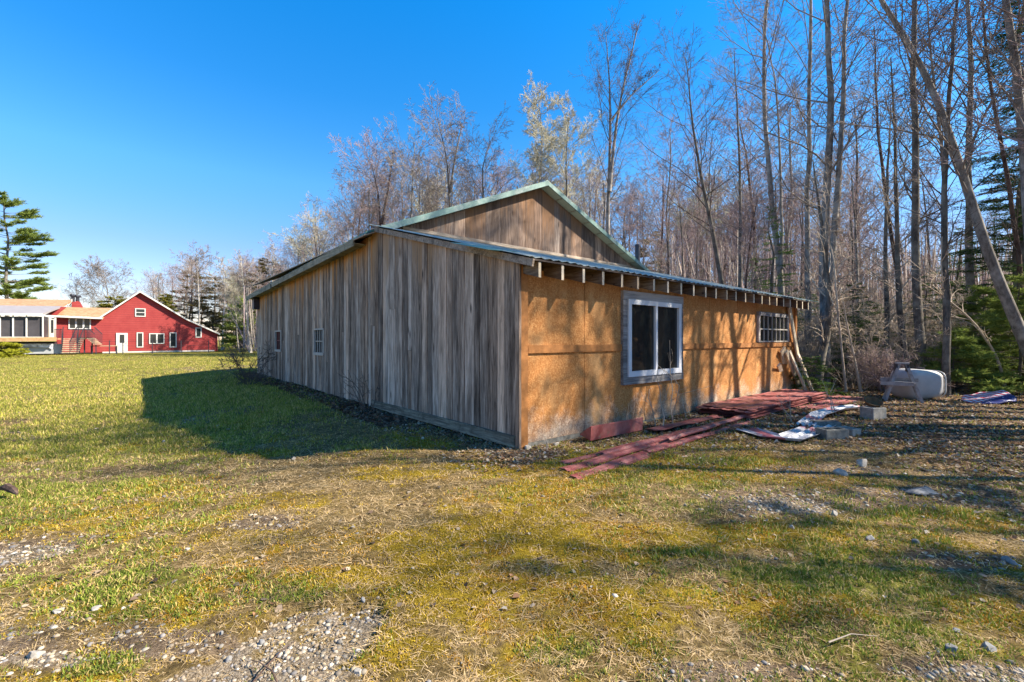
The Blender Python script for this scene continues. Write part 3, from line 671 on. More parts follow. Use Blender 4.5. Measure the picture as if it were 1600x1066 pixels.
G2 = 'long red siding strips strewn before the wall'
for (s0, s1, t0, t1, z, r, lab) in [(-.30,2.6,-1.05,-.90,.02,.05,'dark red siding strip nearest the wall in the long loose row'),
        (-.42,2.0,-1.28,-1.13,.015,.09,'bright red siding strip closest to the camera'),
        (.5,3.9,-.98,-.86,.04,-.01,'long red strip crossing over the middle of the loose row'),
        (1.0,4.1,-1.20,-1.08,.015,.015,'red strip running along the lawn side of the loose row'),
        (-.1,3.2,-.84,-.74,.01,.02,'maroon strip half buried in dry grass behind the loose row'),
        (2.1,4.0,-.66,-.42,.03,-.03,'short wide red piece under the right part of the big window'),
        (1.6,4.3,-1.06,-.97,.055,.055,'thin red strip lying slantwise on the loose row')]:
    sheet('siding_strip', s0, s1, t0, t1, z, lab, rot=r, rib=.5, amp=.02, group=G2, cat='siding', th=.006, tilt=random.uniform(-.15,.15))
# folded channel leaning at the wall foot
b = MB(); b.prism([(0,0,0),(0,.19,.05),(0,.19,.06),(0,.005,.19),(0,-.012,.185)], (1.15,0,0)); o = b.build('channel_piece', M['redmetal']); x, y = wl_(.95, -.34); o.location = (x, y, .03); o.rotation_euler = (0, 0, TH-.02)
tag(o, 'short folded red metal channel lying at the wall foot left of the big window', 'metal piece')
# white sheets, bent
def bent(name, pts, w, lab, zbase=.03):
    b = MB(); n = len(pts); vs = []; segs = 8
    for i, (x, y, z) in enumerate(pts):
        a = Vector(pts[min(i+1,n-1)])-Vector(pts[max(i-1,0)]); nn = Vector((-a.y, a.x, 0)).normalized()
        for j in range(segs+1):
            q = (j/segs-.5)*w; vs.append((x+nn.x*q, y+nn.y*q, z+zbase+.02*math.sin(j*2.4+i*.7)+(.015*abs(j/segs-.5)*2)))
    N = len(vs); vs += [(p, q, r_-.005) for p, q, r_ in vs]; fs = []
    for i in range(n-1):
        for j in range(segs): a = i*(segs+1)+j; q = (a, a+segs+1, a+segs+2, a+1); fs.append(q); fs.append(tuple(N+k for k in q[::-1]))
        a = i*(segs+1); c = a+segs+1; fs.append((a, N+a, N+c, c)); a += segs; c += segs; fs.append((a, c, N+c, N+a))
    b.add(vs, fs); cx, cy, cz = pts[len(pts)//2]; b.v = [(p-cx, q-cy, r_) for p, q, r_ in b.v]
    o = b.build(name, M['whitered']); o.location = (cx, cy, gz1(cx, cy)); return tag(o, lab, 'vinyl sheet', 'bent white sheets on the ground')
t = NT('white_red_vinyl', .45, .4); c = t.coord(); x_ = t.sep(c)[0]; n = t.noise(c, 7, 5, .6)
st = t.math('FRACT', t.math('MULTIPLY', t.math('ADD', x_, t.math('MULTIPLY', n, .25)), 1.1))
cl = t.mix(t.ramp(n, [(.35, 0.), (.6, .85)]), (.62,.63,.66), (.30,.30,.33)); cl = t.mix(t.ramp(st, [(.80, 0.), (.85, .8)]), cl, (.45,.08,.09)); M['whitered'] = t.done(cl)
P1 = [gp(1166,676), gp(1200,686), gp(1235,690), gp(1262,680), gp(1285,668)]
bent('vinyl_sheet', [(x, y, [.02,.01,.01,.01,.02][i]) for i, (x, y) in enumerate(P1)], .36, 'white bent sheet with a red band lying left of the concrete blocks')
P2 = [gp(1258,672), gp(1280,655), gp(1310,646), gp(1345,641)]
bent('vinyl_sheet', [(x, y, [.02,.03,.03,.02][i]) for i, (x, y) in enumerate(P2)], .24, 'narrow white sheet with a red end reaching to the block with the rusty pan')
# concrete blocks
def block(px, py, w, dp, h, rz, lab, light=False, hollow=True, z=0):
    b = MB(); x, y = gp(px, py)
    if hollow:
        t_ = .035; b.box(-w/2,w/2,-dp/2,-dp/2+t_,0,h); b.box(-w/2,w/2,dp/2-t_,dp/2,0,h)
        for q in (-w/2, -t_/2, w/2-t_): b.box(q, q+t_, -dp/2+t_, dp/2-t_, .002, h-.002)
    else: b.box(-w/2,w/2,-dp/2,dp/2,0,h)
    o = b.build('concrete_block', M['concretelight' if light else 'concrete'], bevel=.008); o.location = (x, y, z-.02); o.rotation_euler = (0,0,rz); return tag(o, lab, 'concrete block', 'concrete blocks in the yard')
block(1364, 653, .30, .24, .21, .25, 'pale concrete block under the rusty pan', True)
block(1300, 684, .34, .2, .15, .1, 'dark mossy concrete block beside the bent white sheet')
block(1326, 680, .17, .24, .13, .3, 'light grey half block at the right of the dark mossy block', True)
block(1290, 668, .36, .2, .12, -.2, 'flat grey slab behind the dark mossy block', False, False)
x, y = gp(1364, 651); b = MB(); n = 20; vs = []
prof = [(.02,0),(.09,.0),(.12,.03),(.135,.07),(.145,.09),(.13,.085),(.11,.035),(.08,.015),(.0,.012)]
for (r_, z) in prof:
    for k in range(n): a = 6.2832*k/n; vs.append((r_*math.cos(a), r_*math.sin(a), z))
b.add(vs, [(i*n+k, i*n+(k+1)%n, (i+1)*n+(k+1)%n, (i+1)*n+k) for i in range(len(prof)-1) for k in range(n)]); M['rust'] = simple('rusty_iron', (.13,.075,.035), .5, 14, .8)
o = b.build('rusty_pan', M['rust'], smooth=True); o.location = (x-.02, y, .205); o.rotation_euler = (.45, -.25, .4); tag(o, 'rusty brown pan tipped on top of the pale concrete block', 'pan')
# stepladder
x, y = gp(1410, 627); lad = empty('stepladder', 'short weathered grey wooden stepladder standing in front of the white tank', 'stepladder', (x, y, 0), -.6)
W_ = M['ladder'] = simple('grey_ladder_wood', (.31,.29,.28), .4, 8)
H = .86
for (sx, nm) in ((-1,'leg'), (1,'leg')):
    for yy in (-.14, .17):
        b = MB(); b.bar((sx*.31, yy*1.35, 0), (sx*.06, yy*.6, H-.03), .03, .055, up=(1,0,0)); b.build('leg', W_, lad)
b = MB(); b.box(-.13,.11,-.13,.14,H-.03,H+.0); b.build('top_cap', W_, lad)
b = MB(); b.box(-.40,.16,-.24,-.205,.36,.44); b.build('side_rail', W_, lad); b = MB(); b.box(-.36,.30,.24,.28,.42,.50); b.build('side_rail', W_, lad)
b = MB(); b.box(-.16,.20,-.20,.24,.40,.425); b.build('step', W_, lad)
b = MB(); b.box(-.13,-.09,-.11,.12,H-.2,H-.04); b.box(.06,.10,-.11,.12,H-.2,H-.04); b.build('hinge_block', M['dark'], lad)
# white plastic tank
x, y = gp(1432, 622); tk = empty('plastic_tank', 'bulky white plastic tank lying on its side behind the stepladder', 'tank', (x, y, 0), .12)
M['tank'] = simple('white_poly', (.50,.49,.48), .14, 3, .45, .4, bump=.1)
def superell(a, b_, c, e, taper=0, name='body', parent=None, mat=None, zc=0):
    v = IV3.copy(); s = np.sign(v)*np.abs(v)**e; k = (np.abs(s)**4).sum(1)**.25; s = s/k[:,None]
    s[:,2] *= 1-taper*(s[:,0]); s[:,0] *= a; s[:,1] *= b_; s[:,2] = s[:,2]*c+zc
    return mesh_np(name, s, [IF3], mat, parent, smooth=True)
superell(.47, .34, .345, .5, .10, 'body', tk, M['tank'], .335)
b = MB(); n = 40; rim = []
for k in range(n+1):
    a = 6.2832*k/n; ca, sa = math.cos(a), math.sin(a); q = (abs(ca)**4+abs(sa)**4)**-.25; rim.append((.40, ca*q*.315, .335+sa*q*.305))
b.tube(rim, .014, 6, cap=False); b.build('rim', M['tank'], tk, smooth=True)
rim = [(.02, c_*1.03, z) for (_, c_, z) in rim]; b = MB(); b.tube([(p, q*1.005, .335+(z-.335)*1.08) for p, q, z in rim], .006, 5, cap=False); b.build('seam', M['dark'], tk)
b = MB(); b.tube([(.05,-.05,.67),(.05,-.05,.72)], .07, 14); b.build('cap', M['dark'], tk)
# printed patriotic float: red and white stripes with a blue dotted border
t = NT('printed_vinyl', .45, .4); c = t.coord(); s3 = t.sep(c)
w1 = t.math('FRACT', t.math('MULTIPLY', t.math('ADD', s3[0], t.math('MULTIPLY', s3[1], .6)), 9.)); dots = t.vor(c, 16, 'Distance', rnd=.2)
cs_ = t.mix(t.ramp(w1, [(.48, 0.), (.52, 1.)], 'CONSTANT'), (.62,.62,.66), (.45,.03,.07)); cb = t.mix(t.ramp(dots, [(.2, 1.), (.25, 0.)]), (.02,.03,.16), (.6,.6,.66))
M['print'] = t.done(t.mix(t.ramp(t.math('ADD', s3[1], t.math('MULTIPLY', s3[0], .15)), [(.47, 0.), (.5, 1.)]) if 0 else t.ramp(t.math('ADD', t.math('MULTIPLY', s3[1], 1.5), .55), [(.45, 1.), (.5, 0.)]), cs_, cb))
x, y = gp(1545, 628); b = MB(); n = 28; vs = []; pr = [(0,.03),(.2,.035),(.34,.045),(.46,.055),(.50,.035),(.46,.01),(.3,.0),(0,.0)]
for (r_, z) in pr:
    for k in range(n): a = 6.2832*k/n; vs.append((r_*math.cos(a)*(1+.06*math.sin(3*a)), .75*r_*math.sin(a), z+.05*math.sin(3*a+1)*r_+.16*r_*math.cos(a)+.04*r_*math.sin(7*a)))
b.add(vs, [(i*n+k, i*n+(k+1)%n, (i+1)*n+(k+1)%n, (i+1)*n+k) for i in range(len(pr)-1) for k in range(n)])
o = b.build('vinyl_float', M['print'], smooth=True); o.location = (x, y, .05); o.rotation_euler = (.12, -.05, .15); tag(o, 'crumpled red white and blue printed vinyl float lying on brown leaves', 'float')

# individual stones
def stone(px, py, w, h, lab, c='stone', k=0, flat=.45):
    x, y = gp(px, py); r = np.random.default_rng(int(px*7+py)); v = IV3.copy()
    for _ in range(9):
        d_ = r.normal(size=3); d_ /= np.linalg.norm(d_); m_ = v@d_; lim = r.uniform(.5, .72); v -= np.outer(np.clip(m_-lim, 0, None), d_)
    v *= 1+.025*(r.random((len(v),1))-.5); w *= .75; h *= 1.15; v = v*np.array([w/2, w/2*r.uniform(.6,.9), h/2]); a = r.random()*6.28; v = v@np.array([[math.cos(a),-math.sin(a),0],[math.sin(a),math.cos(a),0],[0,0,1]])
    v[:,2] -= v[:,2].min(); o = mesh_np('stone', v, [IF3], M[c], smooth=False); o.location = (x, y, gz1(x, y)-h*.3); tag(o, lab, 'stone', 'loose stones in the grass')
M['stone'] = simple('grey_stone', (.22,.215,.21), .45, 22, .85, .3, bump=.4); M['stonepale'] = simple('pale_stone', (.34,.31,.27), .4, 22, .85, .3, bump=.4)
for a in [(1488,1022,.11,.04,'flat slate grey stone at the lower right, widest of its cluster','stone'),(1545,1018,.09,.05,'rounded grey stone right of the flat slate stone at the lower right','stone'),
          (1495,990,.07,.03,'lone wedge shaped grey stone above the lower right cluster','stone'),
          (1578,884,.12,.05,'grey flat stone at the right edge in the shaded grass','stone'),
          (1360,850,.10,.04,'grey stone in shaded turf left of two smaller ones','stone'),(1430,857,.08,.04,'small grey stone in the shaded turf right of the bright tuft','stone'),
          (1303,808,.10,.06,'rounded pale stone at the right tip of the pebble patch','stonepale'),(1238,830,.09,.04,'light stone at the lower edge of the pebble patch','stonepale'),
          (1346,728,.20,.13,'round brownish boulder half sunk beyond the pebble patch','stonepale'),(1313,742,.22,.09,'low pale stone left of the round boulder','stonepale'),(1440,768,.45,.06,'broad flat rock flush with the ground beyond the bright tuft','stone'),
          (346,998,.036,.022,'smooth blue grey pebble at the upper left rim of the gravel hollow','stone'),(408,1005,.05,.032,'dark rounded cobble in the gravel hollow','stone'),(358,1027,.055,.03,'grey cobble left of the twig in the gravel hollow','stone'),
          (567,944,.045,.03,'blue grey cobble at the top right corner of the gravel hollow','stone'),(540,975,.04,.028,'cream coloured cobble in the upper gravel hollow','stonepale'),(560,1060,.07,.03,'flat pale cobble at the lower right of the gravel hollow','stonepale'),
          (92,965,.08,.03,'pale flat stone on the brown soil at lower left','stonepale'),(150,962,.07,.025,'white flecked flat stone right of its pale neighbour on the brown soil','stonepale'),(55,1035,.09,.04,'largest pale stone in the lower left corner','stonepale'),
          (256,671,.12,.05,'white stone lying in the barn shadow on the lawn','stonepale'),(293,866,.05,.03,'small pinkish white stone on the turf above the green strip','stonepale'),(825,703,.14,.09,'white stone under the orange corner board','stonepale'),(868,697,.16,.08,'pale stone against the wall foot right of the corner','stonepale')]:
    stone(*a)
# bark chunk on the lawn at far left, twigs
b = MB(); b.tube([(-.14,0,.01),(-.05,.02,.03),(.08,0,.02),(.2,-.03,.005)], [.012,.035,.03,.008], 7); x, y = gp(12, 768); o = b.build('rotten_log', M['barkred']); o.location = (x, y, 0); o.rotation_euler = (0,0,-.3); tag(o, 'chunk of reddish brown rotten wood on the lawn at the left edge', 'log')
def twigobj(pts, r0, lab, mat='barkred'):
    P = [Vector((*gp(px, py), .015+z)) for px, py, z in pts]; c_ = P[0].copy(); b = MB()
    b.tube([p-c_+Vector((0,0,gz1(p.x,p.y))) for p in P], [r0*(1-.7*i/(len(P)-1)) for i in range(len(P))], 5); o = b.build('twig', M[mat]); o.location = c_; tag(o, lab, 'twig', 'fallen twigs')
twigobj([(395,1066,.0),(420,1045,.02),(445,1020,.015),(462,1008,.01)], .004, 'straight dark twig lying on the gravel')
twigobj([(440,1080,.0),(425,1060,.03),(405,1042,.02),(390,1035,.01)], .004, 'curved brown twig crossing the bottom of the gravel')
twigobj([(1295,1020,.01),(1330,1012,.02),(1370,1012,.01)], .004, 'pale twig lying in the grass at the lower right', 'twigtan')
print('yard ok')
# ------------------------------------------------------------------ trees
class TB:                               # tube collector for branches, numpy
    def __init__(s): s.V = []; s.F = []; s.n = 0
    def tube(s, P, R, sides):
        P = np.asarray(P); n = len(P); d = np.gradient(P, axis=0); d /= np.linalg.norm(d, axis=1)[:,None]+1e-9
        ref = np.array([.31,.2,.93]) if abs(d[0]@np.array([.31,.2,.93])) < .95 else np.array([1.,0,0])
        a = np.cross(d, ref); a /= np.linalg.norm(a, axis=1)[:,None]+1e-9; b = np.cross(d, a)
        t = np.arange(sides)*2*math.pi/sides; R = np.asarray(R)[:,None,None]
        v = P[:,None]+R*(a[:,None]*np.cos(t)[None,:,None]+b[:,None]*np.sin(t)[None,:,None])
        s.V.append(v.reshape(-1,3)); i = np.arange(n-1)[:,None]*sides; k = np.arange(sides)[None]; k2 = (k+1) % sides
        s.F.append((np.stack([i+k, i+k2, i+sides+k2, i+sides+k], -1).reshape(-1,4))+s.n); s.n += n*sides
    def build(s, name, mat, parent, smooth=True): return mesh_np(name, np.concatenate(s.V), [np.concatenate(s.F)], mat, parent, smooth=smooth)

def branch(tb, p, d, L, r, lev, rg, P):
    n = 5 if lev == 1 else (4 if lev == 2 else 3); pts = [p]; q = p.copy(); d = d.copy()
    for k in range(n):
        d = d+rg.normal(0, P['wob'], 3)+np.array([0,0,P['up'][min(lev, len(P['up'])-1)]]); d /= np.linalg.norm(d); q = q+d*L/n; pts.append(q)
    R = np.linspace(r, max(r*.35, P['rmin']), n+1)
    tb.tube(pts, R, 5 if lev == 1 else 3)
    if lev >= P['lev']: return
    nc = P['nc'][lev-1]; pts = np.array(pts)
    for c in range(int(nc*min(1.4, max(.5, L/P['Lref'][lev-1])))+1):
        f = .18+.8*(c+rg.random())/(nc+1); f = min(f, .98); x = f*n; i = min(int(x), n-1); pp = pts[i]+(pts[i+1]-pts[i])*(x-i); dd = pts[i+1]-pts[i]; dd /= np.linalg.norm(dd)
        s_ = rg.normal(size=3); s_ -= dd*(s_@dd); s_ /= np.linalg.norm(s_); an = math.radians(rg.uniform(*P['ang']))
        nd = dd*math.cos(an)+s_*math.sin(an)
        branch(tb, pp, nd, L*rg.uniform(.32,.62)*(1.15-f*.6), max(R[i]*.55, P['rmin']), lev+1, rg, P)

DEF = dict(wob=.14, up=(.0,.06,.03,.01), rmin=.0045, lev=4, nc=(6,4,3), Lref=(3,1.4,.7), ang=(25,58), start=.4, n1=16, L1=.30, a1=(38,72), r1=.28)
def trunk_R(pts, r0, r1):
    n = len(pts); f = np.linspace(0, 1, n); return r0*(1-f)**.9*1.0+r1*f+ r0*.25*np.exp(-f*14)
def bare_tree(name, label, cat, trunks, mats, P=None, seed=0, group=None, base=None):
    """trunks: list of (points, r0, r1); everything in world coords, object origin at first point"""
    pr = dict(DEF); pr.update(P or {}); rg = np.random.default_rng(seed)
    o0 = np.array(trunks[0][0][0], float); root = empty(name, label, cat, tuple(o0), 0, group)
    tt = TB(); tb = TB()
    for (pts, r0, r1) in trunks:
        pts = np.array(pts, float)-o0; # resample smooth
        seg = np.r_[0, np.cumsum(np.linalg.norm(np.diff(pts, axis=0), axis=1))]; T = seg[-1]; ns = 14; u = np.linspace(0, T, ns)
        S = np.stack([np.interp(u, seg, pts[:,k]) for k in range(3)], -1); S[1:-1] = (S[:-2]+2*S[1:-1]+S[2:])/4
        S[1:,:2] += rg.normal(0, .012*T/14, (ns-1, 2)); R = trunk_R(S, r0, r1); tt.tube(S, R, 9)
        n1 = int(pr['n1']*pr.get('k', .95))
        for c in range(n1):
            f = pr['start']+(1-pr['start'])*(c+.5*rg.random())/n1; f = min(f, .985); x = f*(ns-1); i = min(int(x), ns-2); p = S[i]+(S[i+1]-S[i])*(x-i)
            az = rg.random()*6.283+c*2.4; an = math.radians(rg.uniform(*pr['a1'])*(1.1-.45*f)); d = np.array([math.cos(az)*math.sin(an), math.sin(az)*math.sin(an), math.cos(an)])
            L = T*pr['L1']*rg.uniform(.5,1.2)*(.38+.72*math.sin(math.pi*(.14+.80*(f-pr['start'])/(1-pr['start']))))
            branch(tb, p, d, L, max(R[i]*pr['r1'], .012), 1, rg, pr)
    tt.build('trunk', mats[0], root); tb.build('crown', mats[1], root)
    return root
def dup(root, location, rz, sc, label=None, group=None):
    r = root.copy(); COL.objects.link(r); r.location = location; r.rotation_euler = (0,0,rz); r.scale = (sc,sc,sc)
    if label: r['label'] = label
    if group: r['group'] = group
    for ch in list(root.children): c = ch.copy(); COL.objects.link(c); c.parent = r
    return r
def tr(pp, d, base_z=True, wob=0):      # pixel trace at distance d -> points, first brought to the ground
    out = [wp(px, py, d+wob*i) for i, (px, py) in enumerate(pp)]
    return out
def basepx(px, d): return (px, HY+F*CAMH/d)

# the trunks that can be told apart, traced
K = dict(bark=M['bark'], dark=M['barkdark'], red=M['barkred'], birch=M['barkbirch'])
T = [
 ('bare_tree','twin stemmed grey tree standing just right of the grid window, forking low','tree',
   [([basepx(1287,13.5),(1290,500),(1284,380),(1293,280),(1300,200),(1295,80),(1291,0),(1288,-130)],13.5,.20,.09),
    ([(1290,500),(1302,380),(1312,240),(1320,150),(1317,60),(1325,0),(1340,-120)],13.5,.14,.06)],'bark','twig',dict(start=.35,n1=20,L1=.2),101),
 ('bare_tree','slim straight grey tree just left of the twin stemmed tree','tree',[([basepx(1262,15.5),(1262,400),(1263,240),(1265,120),(1268,0),(1265,-150)],15.5,.14,.06)],'bark','twig',dict(start=.35,n1=20,L1=.2),102),
 ('bare_tree','grey tree with a side stem rising behind the right half of the lean-to roof','tree',
   [([basepx(1226,18),(1220,440),(1205,300),(1195,180),(1192,60),(1200,0),(1205,-60)],18,.19,.07),([(1222,420),(1220,300),(1215,160),(1202,70),(1190,40)],18,.09,.03)],'bark','twig',dict(start=.45,n1=22,L1=.2),103),
 ('bare_tree','thin dark tree topping out just left of the side stemmed tree','tree',[([basepx(1155,21),(1156,400),(1157,300),(1151,160),(1147,80)],21,.17,.03)],'dark','twig',dict(start=.4,n1=24,L1=.16),104),
 ('bare_tree','dark tree leaning left behind the middle of the lean-to roof','tree',[([basepx(1150,22),(1128,440),(1100,300),(1083,200),(1072,90)],22,.22,.03)],'dark','twigdark',dict(start=.42,n1=26,L1=.24),105),
 ('bare_tree','tall forked bare tree standing right behind the barn gable','tree',
   [([basepx(948,27),(950,360),(952,250),(955,150),(946,50)],27,.26,.03),([(952,300),(962,200),(975,130),(1000,32)],27,.16,.03),([(953,190),(985,150),(1030,110)],27,.09,.02)],'bark','twigdark',dict(start=.45,n1=24,L1=.17,a1=(20,50)),106),
 ('bare_tree','dark trunk rising straight behind the white tank','tree',[([basepx(1440,12.2),(1436,500),(1431,400),(1430,200),(1425,60),(1430,0),(1432,-150)],12.2,.16,.08)],'dark','twigdark',dict(start=.3,n1=26,L1=.2),107),
 ('bare_tree','pale lichened tree leaning steeply to the left near the right edge','tree',[([basepx(1640,11),(1600,545),(1569,459),(1528,350),(1509,278),(1483,210),(1464,150),(1419,64),(1378,0),(1330,-90)],11,.19,.07)],'bark','twig',dict(start=.4,n1=20,L1=.22),108),
 ('bare_tree','stout pale trunk cut by the right edge of the frame','tree',[([basepx(1625,10),(1612,400),(1600,250),(1590,110),(1570,0),(1555,-120)],10,.17,.10)],'bark','twig',dict(start=.45,n1=14,L1=.18),109),
 ('bare_tree','light grey trunk behind the leaning tree, its base among evergreens','tree',[([basepx(1522,15),(1516,440),(1512,300),(1513,200),(1520,110),(1510,0),(1508,-100)],15,.19,.07)],'bark','twigdark',dict(start=.4,n1=22,L1=.2),110),
 ('bare_tree','slim grey tree between the dark trunk and the leaning tree','tree',[([basepx(1478,14),(1478,400),(1475,250),(1468,190),(1455,90),(1450,0)],14,.12,.05)],'bark','twig',dict(start=.3,n1=22,L1=.2),111),
 ('bare_tree','thin reddish tree at the far right bending to the left as it rises','tree',[([basepx(1602,12.5),(1595,400),(1572,270),(1560,200),(1545,110),(1535,20),(1530,-60)],12.5,.10,.04)],'red','twigdark',dict(start=.3,n1=20,L1=.18),112),
 ('bare_tree','slim tree with an upswept top midway between the twin stems and the dark trunk','tree',[([basepx(1412,16),(1404,440),(1376,250),(1368,150),(1367,40)],16,.13,.03)],'red','twig',dict(start=.3,n1=24,L1=.2),113),
 ('bare_tree','short thin grey tree right of the twin stemmed tree','tree',[([basepx(1342,17),(1340,440),(1336,340),(1330,270)],17,.11,.03)],'bark','twigred',dict(start=.4,n1=20,L1=.22),114),
 ('bare_tree','dark crooked trunk with a curved foot behind the leaning boards','tree',[([basepx(1275,12.3),(1283,560),(1297,510),(1293,440),(1288,380),(1270,250)],12.3,.15,.05)],'dark','twigtan',dict(start=.2,n1=18,L1=.22),115),
 ('bare_tree','dark trunk behind the stepladder leaning slightly left','tree',[([basepx(1420,13.2),(1410,540),(1404,460),(1400,330),(1398,200),(1392,90)],13.2,.13,.04)],'dark','twigtan',dict(start=.2,n1=24,L1=.2),116),
 ('bare_tree','dark trunk left of the stepladder in the thicket','tree',[([basepx(1387,14.5),(1386,480),(1383,380),(1388,260),(1392,170)],14.5,.13,.04)],'dark','twigtan',dict(start=.2,n1=22,L1=.2),117),
 ('bare_tree','dark mossy trunk right of the white tank','tree',[([basepx(1478,11.2),(1480,500),(1476,420),(1474,330),(1480,200),(1490,60),(1500,-50)],11.2,.12,.05)],'dark','twigdark',dict(start=.3,n1=22,L1=.2),118),
 ('budding_tree','rounded tree with pale yellow green buds above the barn ridge','tree',[([basepx(842,36),(840,285),(850,240),(846,200),(842,155)],36,.30,.05)],'dark','twigbud',dict(start=.5,n1=32,L1=.155,up=(0,.05,.04,.02),rmin=.009,nc=(9,8,6),a1=(25,75)),119),
 ('budding_tree','lower pale budding tree just right of the rounded one','tree',[([basepx(884,34),(886,300),(884,240),(890,175)],34,.26,.04)],'dark','twigbud',dict(start=.5,n1=26,L1=.17,up=(0,.05,.04,.02),rmin=.009,nc=(9,8,5),a1=(25,75)),120),
 ('bare_tree','tall bare tree above the left slope of the barn roof','tree',[([basepx(702,38),(703,320),(700,260),(690,210),(682,175)],38,.30,.03),([(703,300),(712,240),(722,195)],38,.16,.03)],'dark','twig',dict(start=.45,n1=28,L1=.22,rmin=.009),121),
 ('bare_tree','broad bare tree left of the roof ventilator','tree',[([basepx(596,38),(594,345),(590,290),(578,250)],38,.3,.04),([(596,350),(606,300),(614,240)],38,.18,.03)],'red','twigred',dict(start=.4,n1=28,L1=.26,rmin=.009),122),
 ('bare_tree','slender bare tree right of the roof ventilator','tree',[([basepx(640,36),(642,330),(646,270),(648,215)],36,.24,.03)],'bark','twig',dict(start=.35,n1=30,L1=.2,rmin=.009),123),
 ('bare_tree','bare tree spreading over the upper left roof slope near the ridge','tree',[([basepx(757,34),(756,300),(750,260),(770,215)],34,.26,.03)],'dark','twigdark',dict(start=.35,n1=26,L1=.26,rmin=.008),124),
 ('bare_tree','small dark tree with a strong side limb beyond the right roof slope','tree',[([basepx(1040,24),(1046,400),(1040,330),(1050,250),(1046,200)],24,.13,.03)],'dark','twigred',dict(start=.3,n1=26,L1=.26),125),
 ('birch_tree','white birch with two stems behind the far end of the grey wall','tree',[([basepx(392,46),(388,520),(380,440),(376,400)],46,.20,.05),([(430,470),(424,430),(428,385)],46,.12,.04)],'birch','twigpale',dict(start=.3,n1=20,L1=.22,rmin=.012),126),
 ('birch_tree','white birch trunk just right of the red house','tree',[([basepx(348,58),(350,500),(352,440),(340,405)],58,.24,.05)],'birch','twigpale',dict(start=.5,n1=20,L1=.2,rmin=.013),127),
 ('birch_tree','white birch standing behind the right roof slope of the red house','tree',[([basepx(311,66),(311,480),(309,430),(307,395)],66,.24,.06)],'birch','twig',dict(start=.5,n1=24,L1=.25,rmin=.014),128),
 ('bare_tree','wide bare tree behind the red house, left of its peak','tree',[([basepx(172,80),(170,480),(168,450),(160,425)],80,.3,.05)],'bark','twig',dict(start=.25,n1=34,L1=.42,rmin=.014,a1=(40,75)),129),
]
for (nm, lab, cat, trk, bk, tw, P_, sd) in T:
    trs = []
    for (pp, d, r0, r1) in trk: trs.append((tr(pp, d, wob=.12), r0*.68, r1*.5 if pp[-1][1] < 0 else .015))
    if trs[0][0][0][2] < .3: trs[0][0][0] = (trs[0][0][0][0], trs[0][0][0][1], -.05)
    bare_tree(nm, lab, cat, trs, (K[bk], M[tw]), P_, sd)
print('hero trees ok')

# prototypes for the rest of the wood: copied with parts
def proto_tree(H, seed, bk, tw, P, lean=0.0):
    rg = np.random.default_rng(seed); x = 0; pts = []; a = rg.random()*6.28; cx = cy = 0
    for k in range(7): pts.append((cx, cy, H*k/6)); cx += rg.normal(0, .012*H)+lean*math.cos(a)*H/6; cy += rg.normal(0, .012*H)+lean*math.sin(a)*H/6
    return bare_tree('bare_tree', 'bare leafless tree', 'tree', [(pts, H*.0095, H*.0025)], (bk, tw), P, seed)
PR = [proto_tree(15, 201, M['barkdark'], M['twigred'], dict(k=1,start=.3,n1=20,L1=.30,rmin=.008,a1=(32,64))),
      proto_tree(17, 202, M['bark'], M['twig'], dict(k=1,start=.4,n1=18,L1=.30,rmin=.008,a1=(32,66))),
      proto_tree(14, 203, M['barkred'], M['twigred'], dict(k=1,start=.25,n1=22,L1=.30,rmin=.008,a1=(30,62)), .04),
      proto_tree(16, 204, M['bark'], M['twigdark'], dict(k=1,start=.45,n1=16,L1=.30,rmin=.007,a1=(25,55)), .03),
      proto_tree(12, 205, M['bark'], M['twigbud'], dict(k=1,start=.35,n1=22,L1=.30,rmin=.009,nc=(7,5,4),a1=(30,60))),
      proto_tree(13, 206, M['barkdark'], M['twigtan'], dict(k=1,start=.2,n1=22,L1=.28,rmin=.008,a1=(30,60))),
      proto_tree(18, 207, M['bark'], M['twigdark'], dict(k=1,start=.55,n1=11,L1=.20,rmin=.005,nc=(4,3,2),a1=(25,55)), .02)]
PH = [15,17,14,16,12,13,18]
used = set(); rp = random.Random(21)
def place(k, x, y, H, lab, grp):
    sc = H/PH[k]; rz = rp.random()*6.28; z = gz1(x, y)-.08
    if k not in used: used.add(k); o = PR[k]; o.location = (x, y, z); o.rotation_euler = (0,0,rz); o.scale = (sc,)*3; o['label'] = lab; o['group'] = grp
    else: dup(PR[k], (x, y, z), rz, sc, lab, grp)
DSC = ['maroon twigged tree','grey twigged tree','reddish slender tree','dark twigged tree','faintly budding tree','tan twigged tree','sparse high crowned tree']
def top_at(px):                        # crown line of the wood against the sky, photo rows
    return np.interp(px, [340,400,440,480,530,560,620,680,740,800,860,940,1000,1060,1100,1180,1250,1600], [455,420,390,362,325,292,288,275,280,285,290,290,290,290,290,300,310,320])
